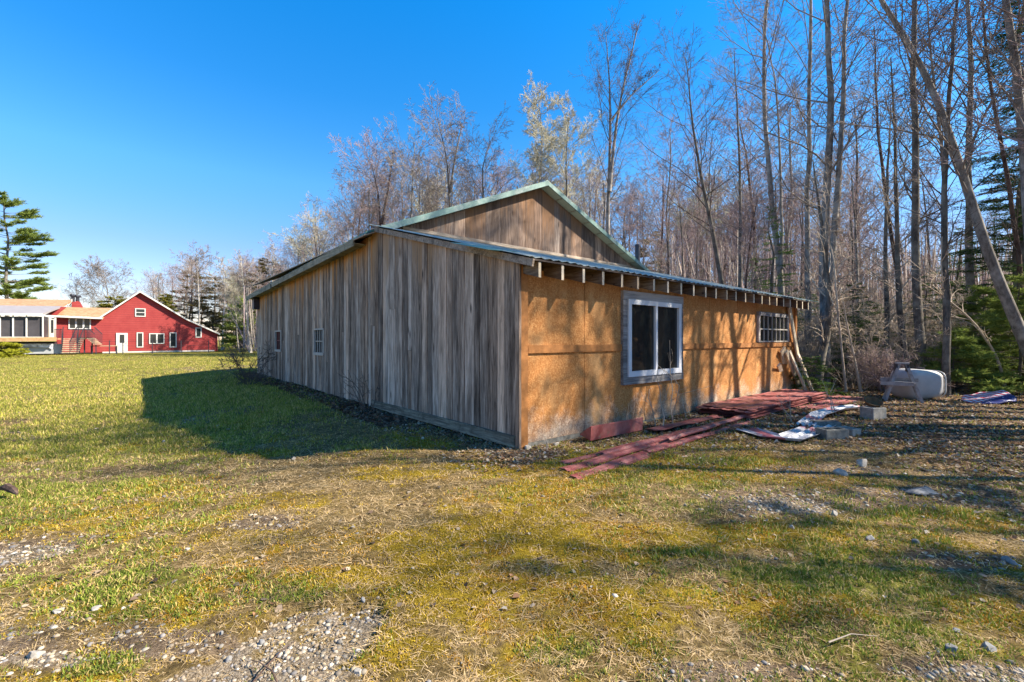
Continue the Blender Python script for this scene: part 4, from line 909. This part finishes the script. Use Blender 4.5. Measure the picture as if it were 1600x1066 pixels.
# behind the barn, a row of woods whose crowns make the skyline
G3 = 'bare trees of the wood behind the barn'
for i in range(80):
    px = 350+ (i+rp.random())*(1250-350)/80; d = rp.uniform(34, 62) if px > 560 else rp.uniform(46, 75)
    x = (px-800)/F*d; H = (HY-top_at(px)+rp.uniform(-45, 12))/F*d+CAMH; H = max(7, H)
    if in_barn(np.array([x]), np.array([d]), 3)[0]: continue
    k = rp.choice([0,0,1,2,2,3,1,5,0,4]); place(k, x, d, H, DSC[k]+' in the leafless wood rising behind the barn', G3)
G4 = 'bare trees of the wood right of the barn'
n = 0
while n < 38:
    px = rp.uniform(1060, 1720); d = rp.uniform(16, 40); x = (px-800)/F*d
    if in_barn(np.array([x]), np.array([d]), 2)[0] : continue
    H = max(4.5, (HY-rp.choice([rp.uniform(270,420), rp.uniform(150,330), rp.uniform(330,440)]))/F*d+CAMH)
    k = rp.choice([0,0,1,2,3,3,5]); place(k, x, d, H, DSC[k]+' in the thick wood right of the barn', G4); n += 1
# trees beyond the right edge: they throw the long shadows on the lawn and wall
G5 = 'bare trees at the wood edge right of the yard'
for (x, y, H, k) in [(14.6,5.9,17,1),(13.2,7.0,14,3),(17.5,7.6,19,6),(19,9.3,19,1),(17.5,10.6,16,6),(21,5.2,20,6),(12.4,6.5,12,0),(11.6,7.7,9.5,5),(12.6,5.0,9,5),(10.6,7.5,13,3),(11.1,8.5,12,0),(10.0,6.6,12,3),(9.6,4.3,10,3),(9.4,2.2,7.5,0),(9.7,6.9,11,2),(11.0,8.9,13,1)]+[(rp.uniform(26,46), rp.uniform(-6,16), rp.uniform(9,14), rp.choice([0,2,3,5])) for _ in range(26)]:
    place(k, x, y, H, DSC[k]+' at the wood edge past the right side of the yard', G5)
# wood behind the red house
for i in range(34):
    px = rp.uniform(215, 420); d = rp.uniform(66, 92); x = (px-800)/F*d; top = np.interp(px, [215,260,300,330,370,420], [455,425,408,415,425,405]); H = (HY-top+rp.uniform(-25, 6))/F*d+CAMH
    k = rp.choice([0,2,1,5,5]); place(k, x, d, H, DSC[k]+' beyond the lawn behind the red house', 'bare trees behind the red house')
for i in range(8):
    px = rp.uniform(20, 200); d = rp.uniform(80, 100); x = (px-800)/F*d; H = rp.uniform(7, 11.5); place(rp.choice([1,3]), x, d, H, 'low bare tree showing above the roofs of the red house', 'low bare trees beyond the house roofs')
print('wood ok')

# ---- evergreens
def needles(C, Dr, L, w, rg, n):
    """n needles along each twig: C (m,3) start, Dr (m,3) unit dir * length"""
    m = len(C); f = rg.random((m, n, 1)); P0 = C[:,None]+Dr[:,None]*f; side = rg.normal(size=(m, n, 3)); side[:,:,2] *= .45
    u = Dr/(np.linalg.norm(Dr, axis=1)[:,None]+1e-9); d = side+u[:,None]*.8; d /= np.linalg.norm(d, axis=2)[:,:,None]; tip = P0+d*L*(.6+.8*rg.random((m,n,1)))
    k = np.cross(d, rg.normal(size=(m,n,3))); k /= np.linalg.norm(k, axis=2)[:,:,None]+1e-9
    V = np.stack([P0-k*w, P0+k*w, tip], 2).reshape(-1,3); return V
def conifer(name, label, cat, H, R, seed, mats, loc_, nb=90, start=.05, droop=-.25, ntw=14, nn=9, nl=.07, nw=.007, tw=.30, clump=False, group=None, shape=1., skipp=.12):
    rg = np.random.default_rng(seed); root = empty(name, label, cat, loc_, 0, group); tt = TB()
    S = np.stack([rg.normal(0, .01*H, 8), rg.normal(0, .01*H, 8), np.linspace(0, H, 8)], -1); S[0,:2] = 0; tt.tube(S, np.linspace(H*.014, H*.002, 8), 8); C = []; D = []
    for i in range(nb):
        if rg.random() < skipp: continue
        f = start+(1-start)*(i+rg.random())/nb; z = f*H; az = rg.random()*6.283; L = R*(1.02-f)**shape*rg.uniform(.55, 1.12)+.12
        p = np.array([np.interp(z, S[:,2], S[:,0]), np.interp(z, S[:,2], S[:,1]), z]); d = np.array([math.cos(az), math.sin(az), .25-.1*(1-f)]); pts = [p]; n = 5
        for k in range(n): d = d+np.array([0,0,droop*(.35 if k < 3 else -.1)])+rg.normal(0, .05, 3); d /= np.linalg.norm(d); pts.append(pts[-1]+d*L/n)
        pts = np.array(pts); tt.tube(pts, np.linspace(max(.012*L, .008), .004, n+1), 4)
        m = max(4, int(ntw*L/R)+2)
        for j in range(m):
            q = (.25+.75*rg.random()) if not clump else (.45+.55*rg.random()**.7); x = q*n; a = min(int(x), n-1); pp = pts[a]+(pts[a+1]-pts[a])*(x-a); dd = pts[a+1]-pts[a]; dd /= np.linalg.norm(dd)
            sd = np.cross(dd, [0,0,1.]); sd /= np.linalg.norm(sd)+1e-9; sg = 1 if rg.random() < .5 else -1; e = dd*.7+sd*sg*rg.uniform(.4,1.1)+np.array([0,0,rg.uniform(-.15,.12) if not clump else rg.uniform(-.05,.5)]); e /= np.linalg.norm(e)
            C.append(pp); D.append(e*min(tw*rg.uniform(.6,1.2), L*.5+.05))
    C = np.array(C); D = np.array(D); V = needles(C, D, nl, nw, rg, nn); Fz = np.arange(len(V)).reshape(-1,3)
    u = np.repeat(rg.random(len(C)), nn*3)*.6+np.repeat(rg.random(len(V)//3), 3)*.4; a, b_ = np.array(mats[1][0]), np.array(mats[1][1]); c = a*(1-u[:,None])+b_*u[:,None]; c = np.concatenate([c, np.ones((len(c),1))], 1)
    tt.build('trunk', mats[0], root); mesh_np('crown', V, [Fz], M['tint'], root, cols={'tint': ('POINT', c)}); return root
HEM = ((.03,.07,.02),(.13,.22,.045)); PINE = ((.09,.14,.03),(.36,.43,.10)); SPR = ((.02,.045,.018),(.08,.13,.035)); PINEB = ((.08,.07,.03),(.22,.17,.07)); YEL = ((.14,.15,.03),(.34,.30,.05))
def cf(name, lab, px, d, toppy, Rm, seed, pal=HEM, **k):
    x = (px-800)/F*d; H = (HY-toppy)/F*d+CAMH; return conifer(name, lab, 'evergreen tree', H, Rm, seed, (M['barkdark'], pal), (x, d, gz1(x, d)-.05), **k)
cf('spruce_tree','tall dark spruce filling the right edge behind the leaning tree',1603,13.8,-120,2.2,301,SPR,nb=260,ntw=36,nn=14,nl=.09,nw=.011,tw=.42,start=.15)
cf('spruce_tree','second dark spruce crowding behind the tall spruce at the right edge',1660,15,60,2.9,302,SPR,nb=190,ntw=30,nn=13,nl=.09,nw=.011,tw=.42)
cf('hemlock_tree','green hemlock rising behind the right end of the lean-to roof',1206,16.5,318,1.5,303,HEM,nb=110,ntw=26,nn=13,nl=.06,nw=.008,tw=.34)
cf('hemlock_tree','low hemlock sapling beside the leaning boards',1268,11.4,555,.8,304,HEM,nb=60,ntw=26,nn=14,nl=.045,nw=.006,tw=.22)
cf('hemlock_tree','young hemlock in the thicket right of the crooked trunk',1335,14,440,1.25,305,HEM,nb=100,ntw=26,nn=12,nl=.06,nw=.008,tw=.32)
cf('hemlock_tree','shaded hemlock behind the trunk of the twin stemmed tree',1262,17,455,1.4,306,HEM,nb=90,ntw=24,nn=12,nl=.06,nw=.008,tw=.32)
cf('pine_sapling','bright soft needled young pine at the right edge',1592,12.0,430,1.15,307,PINE,nb=110,ntw=30,nn=15,nl=.15,nw=.011,tw=.32,clump=True)
cf('pine_sapling','sunny young pine below the leaning tree',1535,13.4,450,1.15,308,PINE,nb=95,ntw=28,nn=15,nl=.15,nw=.011,tw=.32,clump=True)
cf('pine_sapling','small pine behind the printed vinyl float',1492,11.8,515,1.0,309,PINE,nb=90,ntw=36,nn=18,nl=.1,nw=.008,tw=.28,clump=True)
cf('hemlock_tree','broad hemlock in the thicket between stepladder and leaning boards',1358,16.5,470,1.7,310,HEM,nb=100,ntw=24,nn=12,nl=.06,nw=.008,tw=.34)
cf('hemlock_tree','hemlock showing green above the white tank',1445,15.5,430,1.6,311,HEM,nb=100,ntw=24,nn=12,nl=.06,nw=.008,tw=.34)
cf('hemlock_tree','hemlock half hidden behind the dark mossy trunk',1500,17,350,1.9,312,HEM,nb=120,ntw=24,nn=12,nl=.07,nw=.009,tw=.36)
cf('hemlock_tree','distant hemlock left of the twin stemmed tree',1180,24,400,2.0,313,HEM,nb=90,ntw=20,nn=12,nl=.08,nw=.011,tw=.4)
for (x, y, H, Rr, sd, lab) in [(13.2,3.3,8.0,2.4,331,'bushy pine at the wood edge past the lower right of the yard'),(10.6,1.7,6.6,2.0,332,'smaller pine nearest the camera past the right edge of the yard'),(12.6,2.5,9.0,2.2,333,'taller pine behind the bushy pine past the right edge of the yard')]:
    conifer('pine_tree', lab, 'evergreen tree', H, Rr, sd, (M['barkdark'], PINE), (x, y, gz1(x, y)-.05), nb=60, ntw=26, nn=12, nl=.14, nw=.012, tw=.4, clump=True, start=.15, shape=.7)
# far left pine and evergreens by the house
cf('white_pine','large white pine with layered limbs rising at the left edge behind the porch',8,66,305,7.2,320,PINE,nb=120,ntw=120,nn=16,nl=.30,nw=.034,tw=1.0,clump=True,start=.22,droop=-.0,shape=.5,skipp=.1)
cf('rounded_evergreen','golden green rounded evergreen behind the link roof of the house',180,66,464,4.0,321,YEL,nb=110,ntw=50,nn=14,nl=.3,nw=.05,tw=.6,shape=.5)
cf('rounded_evergreen','small golden evergreen peeking over the right roof slope of the house',258,66,460,2.6,322,YEL,nb=80,ntw=40,nn=14,nl=.3,nw=.05,tw=.6,shape=.6)
for (px, d, tp, Rr, pal, lab) in [(300,76,424,5,PINEB,'tall brownish pine right behind the red house'),(335,74,430,4.5,PINEB,'brown green pine beyond the right eave of the red house'),(372,70,428,4.5,PINEB,'brownish pine between the house and the barn'),
        (388,52,462,3.2,PINE,'green pine just left of the far barn corner'),(420,60,405,4.5,PINEB,'dull pine above the far end of the barn eave'),(1020,55,360,4,PINEB,'olive pine far behind the right roof slope')]:
    cf('pine_tree', lab, px, d, tp, Rr, int(px*3+d), pal, nb=90, ntw=50, nn=12, nl=.25, nw=.035, tw=.9, clump=True, start=.15, shape=.6)
PHB = M['bark']

# ---- brush, shrubs and saplings
def shrub(name, label, cat, H, n, seed, mat, loc_, spread=.5, group=None, P=None, rm=.004):
    rg = np.random.default_rng(seed); root = empty(name, label, cat, loc_, 0, group); tb = TB(); pr = dict(DEF); pr.update(dict(rmin=rm, lev=4, nc=(5,4,3), Lref=(1.5,.7,.4), wob=.2, up=(0,.02,.02,0))); pr.update(P or {})
    for i in range(n):
        a = rg.random()*6.283; r_ = rg.random()*.18*H; s_ = rg.uniform(.1, spread); d = np.array([math.cos(a)*s_, math.sin(a)*s_, 1]); d /= np.linalg.norm(d)
        branch(tb, np.array([math.cos(a)*r_, math.sin(a)*r_, 0.]), d, H*rg.uniform(.6, 1.1), .005+.004*H, 1, rg, pr)
    tb.build('stems', mat, root); return root
SH = [shrub('brush_shrub','x','shrub',2.4,14,401,M['twigtan'],(0,0,0),.8), shrub('brush_shrub','x','shrub',1.7,18,402,M['twig'],(0,0,0),1.1), shrub('brush_shrub','x','shrub',3.2,10,403,M['twigtan'],(0,0,0),.6), shrub('brush_shrub','x','shrub',1.3,20,404,M['twigred'],(0,0,0),1.2)]
SL = ['tall tan tangled bush','grey low tangled bush','tall tan arching bush','low maroon tangled bush']; su = set()
n = 0
while n < 78:
    px = rp.uniform(1235, 1700); d = rp.uniform(11.6, 24)**1.0; x = (px-800)/F*d
    if in_barn(np.array([x]), np.array([d]), .7)[0]: continue
    if d < 12.5 and px < 1300: continue
    if px > 1470 and d < 15: continue
    k = rp.randrange(4); sc = rp.uniform(.7, 1.15); lab = SL[k]+' in the brush along the wood edge'
    if k not in su: su.add(k); o = SH[k]; o.location = (x, d, gz1(x, d)-.03); o.scale = (sc,)*3; o['label'] = lab; o['group'] = 'brush along the wood edge'
    else: dup(SH[k], (x, d, gz1(x, d)-.03), rp.random()*6.28, sc, lab, 'brush along the wood edge')
    n += 1
x, y = gp(577, 641); shrub('bare_shrub','small bare shrub growing where the two grey wall sections meet','shrub',.95,7,410,M['twigdark'],(x,y-.05,0),.5,P=dict(nc=(3,2,1)),rm=.003)
x, y = gp(392, 596); shrub('bare_shrub','dark bare bush at the far corner of the grey wall','shrub',1.35,14,411,M['twigdark'],(x-.1,y,0),1.2,P=dict(nc=(4,3,2)),rm=.006)
x, y = gp(352, 604); shrub('bare_shrub','low spiky brush heap left of the far wall corner','shrub',.6,16,412,M['twigdark'],(x+.5,y+.3,0),1.6,P=dict(nc=(3,2,1)),rm=.006)
for (s, t_, H, lab, sd) in [(2.55,-.3,1.25,'tall thin dry weed stalk in front of the left pane of the big window',420),(2.95,-.35,1.35,'leaning dry weed stalk in front of the right pane of the big window',421),(3.6,-.25,.5,'short dry weed below the right end of the big window',422),(1.9,-.25,.55,'short dry weed at the wall foot left of the big window',423),(4.6,-1.5,.5,'dry stalk standing at the yard side of the red stack',424),(5.9,-1.8,.75,'dry stalk beside the bent white sheet',425),(.15,-.35,.3,'wispy dead weed at the orange corner',426)]:
    x, y = wl_(s, t_); shrub('dry_weed', lab, 'weed', H, 2, sd, M['twigtan'], (x, y, gz1(x, y)), .15, P=dict(nc=(3,1,0), lev=3), rm=.0022)
# long arching pale sapling lying through the thicket
for (pp, d, r0, lab, sd) in [([basepx(1572,11.6),(1560,560),(1520,500),(1470,460),(1420,430)],11.6,.035,'long pale sapling arching from the right through the thicket',501),
        ([basepx(1322,11.9),(1312,520),(1306,440),(1300,380),(1262,330)],11.9,.03,'thin pale sapling curving up right of the crooked trunk',502),
        ([basepx(1480,11.4),(1478,480),(1470,420),(1472,370)],11.4,.03,'pale sapling with drooping side shoots above the white tank',503),
        ([basepx(1345,11.8),(1335,560),(1322,500),(1318,470)],11.8,.035,'dark sapling stub with mossy foot left of the stepladder',504)]:
    bare_tree('sapling', lab, 'sapling', [(tr(pp, d), r0, .008)], (M['twigtan'], M['twigtan']), dict(start=.3,n1=9,L1=.3,rmin=.004,a1=(40,80),nc=(4,3,2),up=(0,-.03,-.02,0)), sd)

# ---- far wood that reads as one mass
rg = np.random.default_rng(77); N = 26000
px = rg.uniform(380, 1750, N); d = rg.uniform(40, 85, N); d = np.where(px > 1050, rg.uniform(26, 60, N), d); x = (px-800)/F*d
hmax = np.clip((HY-top_at(np.clip(px, 340, 1600))-60)/F*d, 2.5, 9.5); z = rg.random(N)*hmax
x = np.r_[x, rg.uniform(27, 62, 16000)]; d = np.r_[d, rg.uniform(-14, 26, 16000)]; z = np.r_[z, rg.random(16000)*9]
keep = ~in_barn(x, d, 3); x, d, z = x[keep], d[keep], z[keep]; n = len(x)
L = rg.uniform(.5, 2.2, n); dr = np.stack([rg.normal(0,.45,n), rg.normal(0,.3,n), np.abs(rg.normal(.9,.5,n))], -1); w = rg.uniform(.008,.022,n); st = rg.random(n) < .10
L = np.where(st, 6, L); w = np.where(st, rg.uniform(.04,.09,n), w); dr[st,:2] *= .15; z = np.where(st, z*.3, z); dr /= np.linalg.norm(dr, axis=1)[:,None]
P0 = np.stack([x, d, z], -1); P1_ = P0+dr*L[:,None]; off = [np.array([math.cos(a), math.sin(a), 0]) for a in (0, 2.09, 4.19)]
V = np.concatenate([np.stack([P0+o_*w[:,None] for o_ in off], 1), np.stack([P1_+o_*w[:,None]*.4 for o_ in off], 1)], 1).reshape(-1,3); b_ = np.arange(n)[:,None]*6
Fq = np.concatenate([b_+np.array(q) for q in ((0,1,4,3),(1,2,5,4),(2,0,3,5))]); pal = np.array([(.33,.25,.23),(.40,.33,.28),(.26,.20,.18),(.48,.41,.33),(.35,.26,.25)]); c = pal[rg.integers(0,5,n)]*(.7+.6*rg.random((n,1))); c = np.repeat(np.concatenate([c, np.ones((n,1))], 1), 6, 0)
tag(mesh_np('far_wood', V, [Fq], M['tinthard'], cols={'tint': ('POINT', c)}), 'far brown and maroon mass of leafless woodland behind the nearer trees', 'woodland', kind='stuff')
print('greens ok')

# ------------------------------------------------------------------ red house
HU = 58.2
hs0 = empty('red_house', 'long red clapboard house with a tall gable, tan roofs and a raised screened porch', 'house', tuple(np.r_[U_*HU, 0]), TH)
def HS(px):                             # pixel column -> metres along the facade
    r = (px-800)/F; return (r*HU*U_[1]-HU*U_[0])/(V_[0]-r*V_[1])
def HP(px, py, dep=0):                  # pixel on the facade plane (moved dep metres toward the lawn)
    r = (px-800)/F; u = HU-dep; s = (r*u*U_[1]-u*U_[0])/(V_[0]-r*V_[1]); d = u*U_[1]+s*V_[1]; return (s, -dep, CAMH+(HY-py)/F*d)
t = NT('red_clapboard', .7, .3); c = t.coord(); z = t.sep(c)[2]; f = t.math('FRACT', t.math('MULTIPLY', z, 4.5)); n = t.noise(c, 1.2, 4, .6)
cl = t.mix(t.ramp(n, [(.35, 0.), (.7, 1.)]), (.29,.035,.035), (.36,.055,.05)); cl = t.mix(t.ramp(f, [(.0, .9), (.2, 0.)]), cl, (.14,.015,.015)); t.bump(f, .4, .02); M['clap'] = t.done(cl)
t = NT('tan_shingles', .9, .2); c = t.coord(); n = t.vor(t.coord((1,2.5,2.5)), 5); bw = t.node("ShaderNodeRGBToBW"); t.l.new(n, bw.inputs[0]); M['shingle'] = t.done(t.ramp(bw.outputs[0], [(.2, (.30,.17,.09)), (.8, (.46,.29,.17))]))
M['hwhite'] = simple('white_trim', (.62,.60,.56), .06, 3, .6, bump=0); M['hglass'] = glass('house_glass', (.03,.035,.035), .08); M['proof'] = simple('pale_porch_roof', (.30,.27,.27), .1, 2, .6)
M['deck'] = simple('deck_wood', (.42,.25,.12), .3, 4); M['tread'] = simple('stair_wood', (.48,.36,.24), .3, 4); M['hconc'] = simple('house_footing', (.55,.53,.50), .15, 3); M['screen'] = simple('screen_mesh', (.055,.05,.055), .3, 1.2, .5)
M['skirt'] = simple('grey_skirt', (.34,.35,.37), .2, 2); M['pat'] = simple('patterned_cover', (.50,.52,.58), .6, 5)
def poly(name, pts, dep, th, mat, parent=hs0, y1=None):
    P = [HP(a, b_, dep) for a, b_ in pts]; b = MB(); b.prism(P, (0, th, 0)); return b.build(name, mat, parent)
g = poly('wall', [(88,551.5),(88,495),(159,496),(218.8,457),(291,500),(340,522.5),(340,548.6)], 0, .25, M['clap'])
poly('footing', [(160,552),(160,549.8),(335,547),(335,549)], .06, .2, M['hconc'])
# main gable roof: slabs running back
def slab(p, q, dep, back, th, mat, name, parent=hs0, ext=0):
    A, B = Vector(HP(*p, dep)), Vector(HP(*q, dep)); b = MB(); b.prism([A, B, B+Vector((0,0,th)), A+Vector((0,0,th))], (0, back, 0)); return b.build(name, mat, parent)
for (p, q) in (((155,498.5),(218.8,457)), ((218.8,457),(291,500)), ((291,500),(344,523.5))):
    slab(p, q, .3, 9, .12, M['shingle'], 'roof'); slab(p, q, .36, .05, .17, M['hwhite'], 'rake_trim')
def hwin(x0, x1, y0, y1, name='window', nm=1, nb=0, dep=.0, tr_=1.3, gm='hglass'):
    P = [HP(x0, y1, dep+.02), HP(x1, y1, dep+.02), HP(x1, y0, dep+.02), HP(x0, y0, dep+.02)]; sx0, sx1 = P[0][0], P[1][0]; z0, z1 = (P[0][2]+P[1][2])/2, (P[2][2]+P[3][2])/2; y = -dep
    b = MB(); w = .085; b.box(sx0,sx1,y-.06,y-.002,z0,z0+w); b.box(sx0,sx1,y-.06,y-.002,z1-w,z1); b.box(sx0,sx0+w,y-.06,y-.002,z0+w,z1-w); b.box(sx1-w,sx1,y-.06,y-.002,z0+w,z1-w)
    for k in range(1, nm): xx = sx0+(sx1-sx0)*k/nm; b.box(xx-.06,xx+.06,y-.055,y-.002,z0+w,z1-w)
    if nb: b.box(sx0+w,sx1-w,y-.05,y-.002,(z0+z1)/2-.03,(z0+z1)/2+.03)
    o = b.build(name, M['hwhite'], hs0); g = MB(); g.box(sx0+w,sx1-w,y-.02,y-.004,z0+w,z1-w); g.build('pane', M[gm], o); return o
hwin(213.5,224,519.6,543); hwin(233,257,521,537.5,nm=2); hwin(265,276,519.6,543); hwin(305.5,315,512,527.6); hwin(211,227.6,482,495,nb=1); hwin(107,142,496.8,514.5,nm=3)
P = [HP(181.5,550.5,.02), HP(199.5,520.5,.02)]; b = MB(); b.box(P[0][0],P[1][0],-.07,-.002,P[0][2],P[1][2]); dr_ = b.build('door', M['hwhite'], hs0)
P = [HP(187,536,.02), HP(194.5,523,.02)]; b = MB(); b.box(P[0][0],P[1][0],-.078,-.071,P[0][2],P[1][2]); b.build('pane', M['hglass'], dr_); P = HP(197.5,536,.08); b = MB(); b.tube([(P[0],-.07,P[2]),(P[0],-.13,P[2])],.04,6); b.build('handle', M['dark'], dr_)
# link roof: lower edge toward us, upper edge set back
def roofquad(a, b_, c, d, de, db, mat, name, th=.12):
    P = [Vector(HP(*a, de)), Vector(HP(*b_, de)), Vector(HP(*c, -db)), Vector(HP(*d, -db))]; m = MB(); m.prism(P, (0,0,-th)); return m.build(name, mat, hs0)
roofquad((84,494.2),(160,497.5),(176,481.5),(103,480), .5, 3.0, M['shingle'], 'link_roof')
slab((84,495.5),(160,498.8), .56, .04, .16, M['hwhite'], 'gutter')
roofquad((-60,489),(67,490),(98,478.5),(-60,476.5), 3.6, .3, M['proof'], 'porch_roof'); slab((-60,492.6),(67,493), 3.66, .05, .15, M['hwhite'], 'porch_fascia')
roofquad((-60,478),(97,479),(114,468.5),(-60,466), -.2, 3.6, M['shingle'], 'upper_roof')
poly('end_gable', [(70,492),(88,493),(104,480),(96,479.5)], .3, .1, M['clap'])
poly('rear_gable', [(112,482),(112,472.5),(121,470.5),(125,472),(130,481.5)], -3.2, .3, M['clap']); slab((107,478.5),(112.5,471), -3.1, .6, .25, M['hwhite'], 'rear_rake')
for (px, tp) in ((114,463.5),(121.5,465)):
    b = MB(); A = HP(px,474,-3.6); B = HP(px,tp,-3.6); b.tube([A,B], .13, 8); b.tube([B, Vector(B)+Vector((0,0,.2))], .24, 8); b.build('flue_pipe', M['dark'], hs0)
# porch
DP = 3.5
po = poly('porch_floor', [(-60,534.5),(-60,527.5),(88,527),(88,533)], DP, .2, M['deck'])
b = MB(); A = HP(-60,528,DP); B = HP(88,528,DP); b.box(A[0],B[0]-.0,-DP+.21,-.3,A[2]-.15,A[2]-.02); b.build('porch_deck', M['deck'], hs0)
for px in (-40,-20,0,20.5,41.5,67):
    A = HP(px,527.5,DP-.1); B = HP(px,492.5,DP-.1); b = MB(); b.bar(A, B, .09, .09, up=(0,1,0)); b.build('porch_post', M['hwhite'], hs0)
poly('screen', [(-60,527),(-60,494.5),(67,495),(67,527)], DP-.2, .03, M['screen']); poly('bottom_rail', [(-60,528),(-60,526.4),(68,526.4),(68,528)], DP-.08, .08, M['hwhite'])
b = MB(); A = HP(67,527,DP-.2); B = HP(67,494,DP-.2); b.box(A[0],A[0]+.04,-DP+.25,-.3,A[2],B[2]); b.build('screen', M['screen'], hs0)
poly('porch_door', [(79,526.5),(79,497),(85,497),(85,526.5)], .4, .06, M['hwhite']); poly('porch_door_glass', [(80.3,520),(80.3,500),(83.6,500),(83.6,520)], .44, .03, M['hglass'])
poly('skirt_panel', [(28,553.5),(29,538),(96,537.5),(96,552.5)], DP-.8, .1, M['skirt']); poly('patterned_cover', [(30,541.5),(30,537.2),(82,537),(82,546),(76,543.5)], DP-.65, .05, M['pat'])
b = MB(); A = HP(-60,553,DP-1.5); B = HP(86,534,DP-1.5); b.box(A[0],B[0],-DP+1.5,-.4,-.1,B[2]); b.build('crawlspace_shade', M['dark'], hs0)  # solid black box stands in for the shade under the deck
# stairs
def flight(pa, pb, n, w, nm):
    A, B = Vector(HP(*pa, DP-.4)), Vector(HP(*pb, DP-.4)); st = poly(nm, [(pa[0]-.4,pa[1]),(pa[0]+.4,pa[1]),(pb[0]+.4,pb[1]),(pb[0]-.4,pb[1])], DP-.6, .05, M['dark'])
    for k in range(n):
        p = A.lerp(B, (k+.5)/n); b = MB(); b.box(p.x-.05, p.x+w, p.y-.1, p.y+1.0, p.z-.05, p.z+.02); b.build('tread', M['tread'], st)
    for off_ in (0, w): b = MB(); b.bar(A+Vector((off_,-.1,.95)), B+Vector((off_,-.1,.95)), .05, .06); [b.bar(A.lerp(B,f)+Vector((off_,-.1,0)), A.lerp(B,f)+Vector((off_,-.1,.95)), .02, .02, up=(0,1,0)) for f in [i/9 for i in range(10)]]; b.build('railing', M['dark'], st)
flight((99,528),(96.5,552.5), 8, .95, 'stair_flight'); flight((120,528),(109,552), 8, .5, 'stair_flight'); flight((136,528),(148,538.5), 5, .5, 'stair_flight')
poly('landing', [(120,529.5),(120,527.5),(146,527.8),(146,529.8)], DP-.6, 1.2, M['tread'])
for px in (124,132,144):
    b = MB(); b.bar(HP(px,552,DP-.9), HP(px,529,DP-.9), .1, .1, up=(0,1,0)); b.build('landing_post', M['dark'], hs0)
b = MB()
for i in range(24):
    px = 113+i*1.4
    b.bar(HP(px,528,DP-.5), HP(px,514.5,DP-.5), .025, .025, up=(0,1,0))
b.bar(HP(113,514.5,DP-.5), HP(146,514.8,DP-.5), .05, .05); b.build('deck_railing', M['dark'], hs0); b = MB(); [b.bar(HP(85+i*1.4,528,DP-.5), HP(85+i*1.4,514.5,DP-.5), .025, .025, up=(0,1,0)) for i in range(9)]; b.bar(HP(85,514.5,DP-.5), HP(97,514.5,DP-.5), .05, .05); b.build('deck_railing', M['dark'], hs0)
# patio bench, fence
tb_ = empty('patio_table', 'small wooden table on the patio left of the white house door', 'table', (0,0,0)); A = Vector(HP(163,551,2)); q = Vector((A.x*V_[0]+A.y*U_[0]+HU*U_[0], A.x*V_[1]+A.y*U_[1]+HU*U_[1], 0)); tb_.location = q; tb_.rotation_euler = (0,0,TH)
b = MB(); b.box(-.95,.95,-.4,.4,.72,.78); b.build('table_top', M['tread'], tb_)
for sx in (-.85,.85):
    for sy in (-.33,.33): b = MB(); b.box(sx-.05,sx+.05,sy-.05,sy+.05,-.05,.72); b.build('leg', M['dark'], tb_)
fn = empty('yard_fence', 'low thin black wire fence on posts in front of the red house', 'fence', (0,0,0)); A = Vector(HP(260,551,3.0)); fn.location = (A.x*V_[0]+A.y*U_[0]+HU*U_[0], A.x*V_[1]+A.y*U_[1]+HU*U_[1], 0); fn.rotation_euler = (0,0,TH)
for px in (150,171,192,238,283,326): s = HP(px,551,3.0)[0]-A.x; b = MB(); b.box(s-.035,s+.035,-.035,.035,-.1,1.25); b.build('post', M['dark'], fn)
s0, s1 = HP(150,551,3)[0]-A.x, HP(326,551,3)[0]-A.x; b = MB()
for z in (.3,.75,1.18): b.box(s0,s1,-.008,.008,z,z+.015)
b.build('wire', M['dark'], fn)
x, y = wp(6,550,35)[:2]; conifer('yellow_bush','rounded yellow green bush in front of the porch at the left edge','bush',1.15,1.3,601,(M['barkdark'],((.20,.24,.02),(.50,.46,.04))),(x,y,gz1(x,y)-.05),nb=90,ntw=40,nn=12,nl=.12,nw=.02,tw=.25,shape=.35)
# upright columns of hills beyond
print('all ok', len(bpy.data.objects))
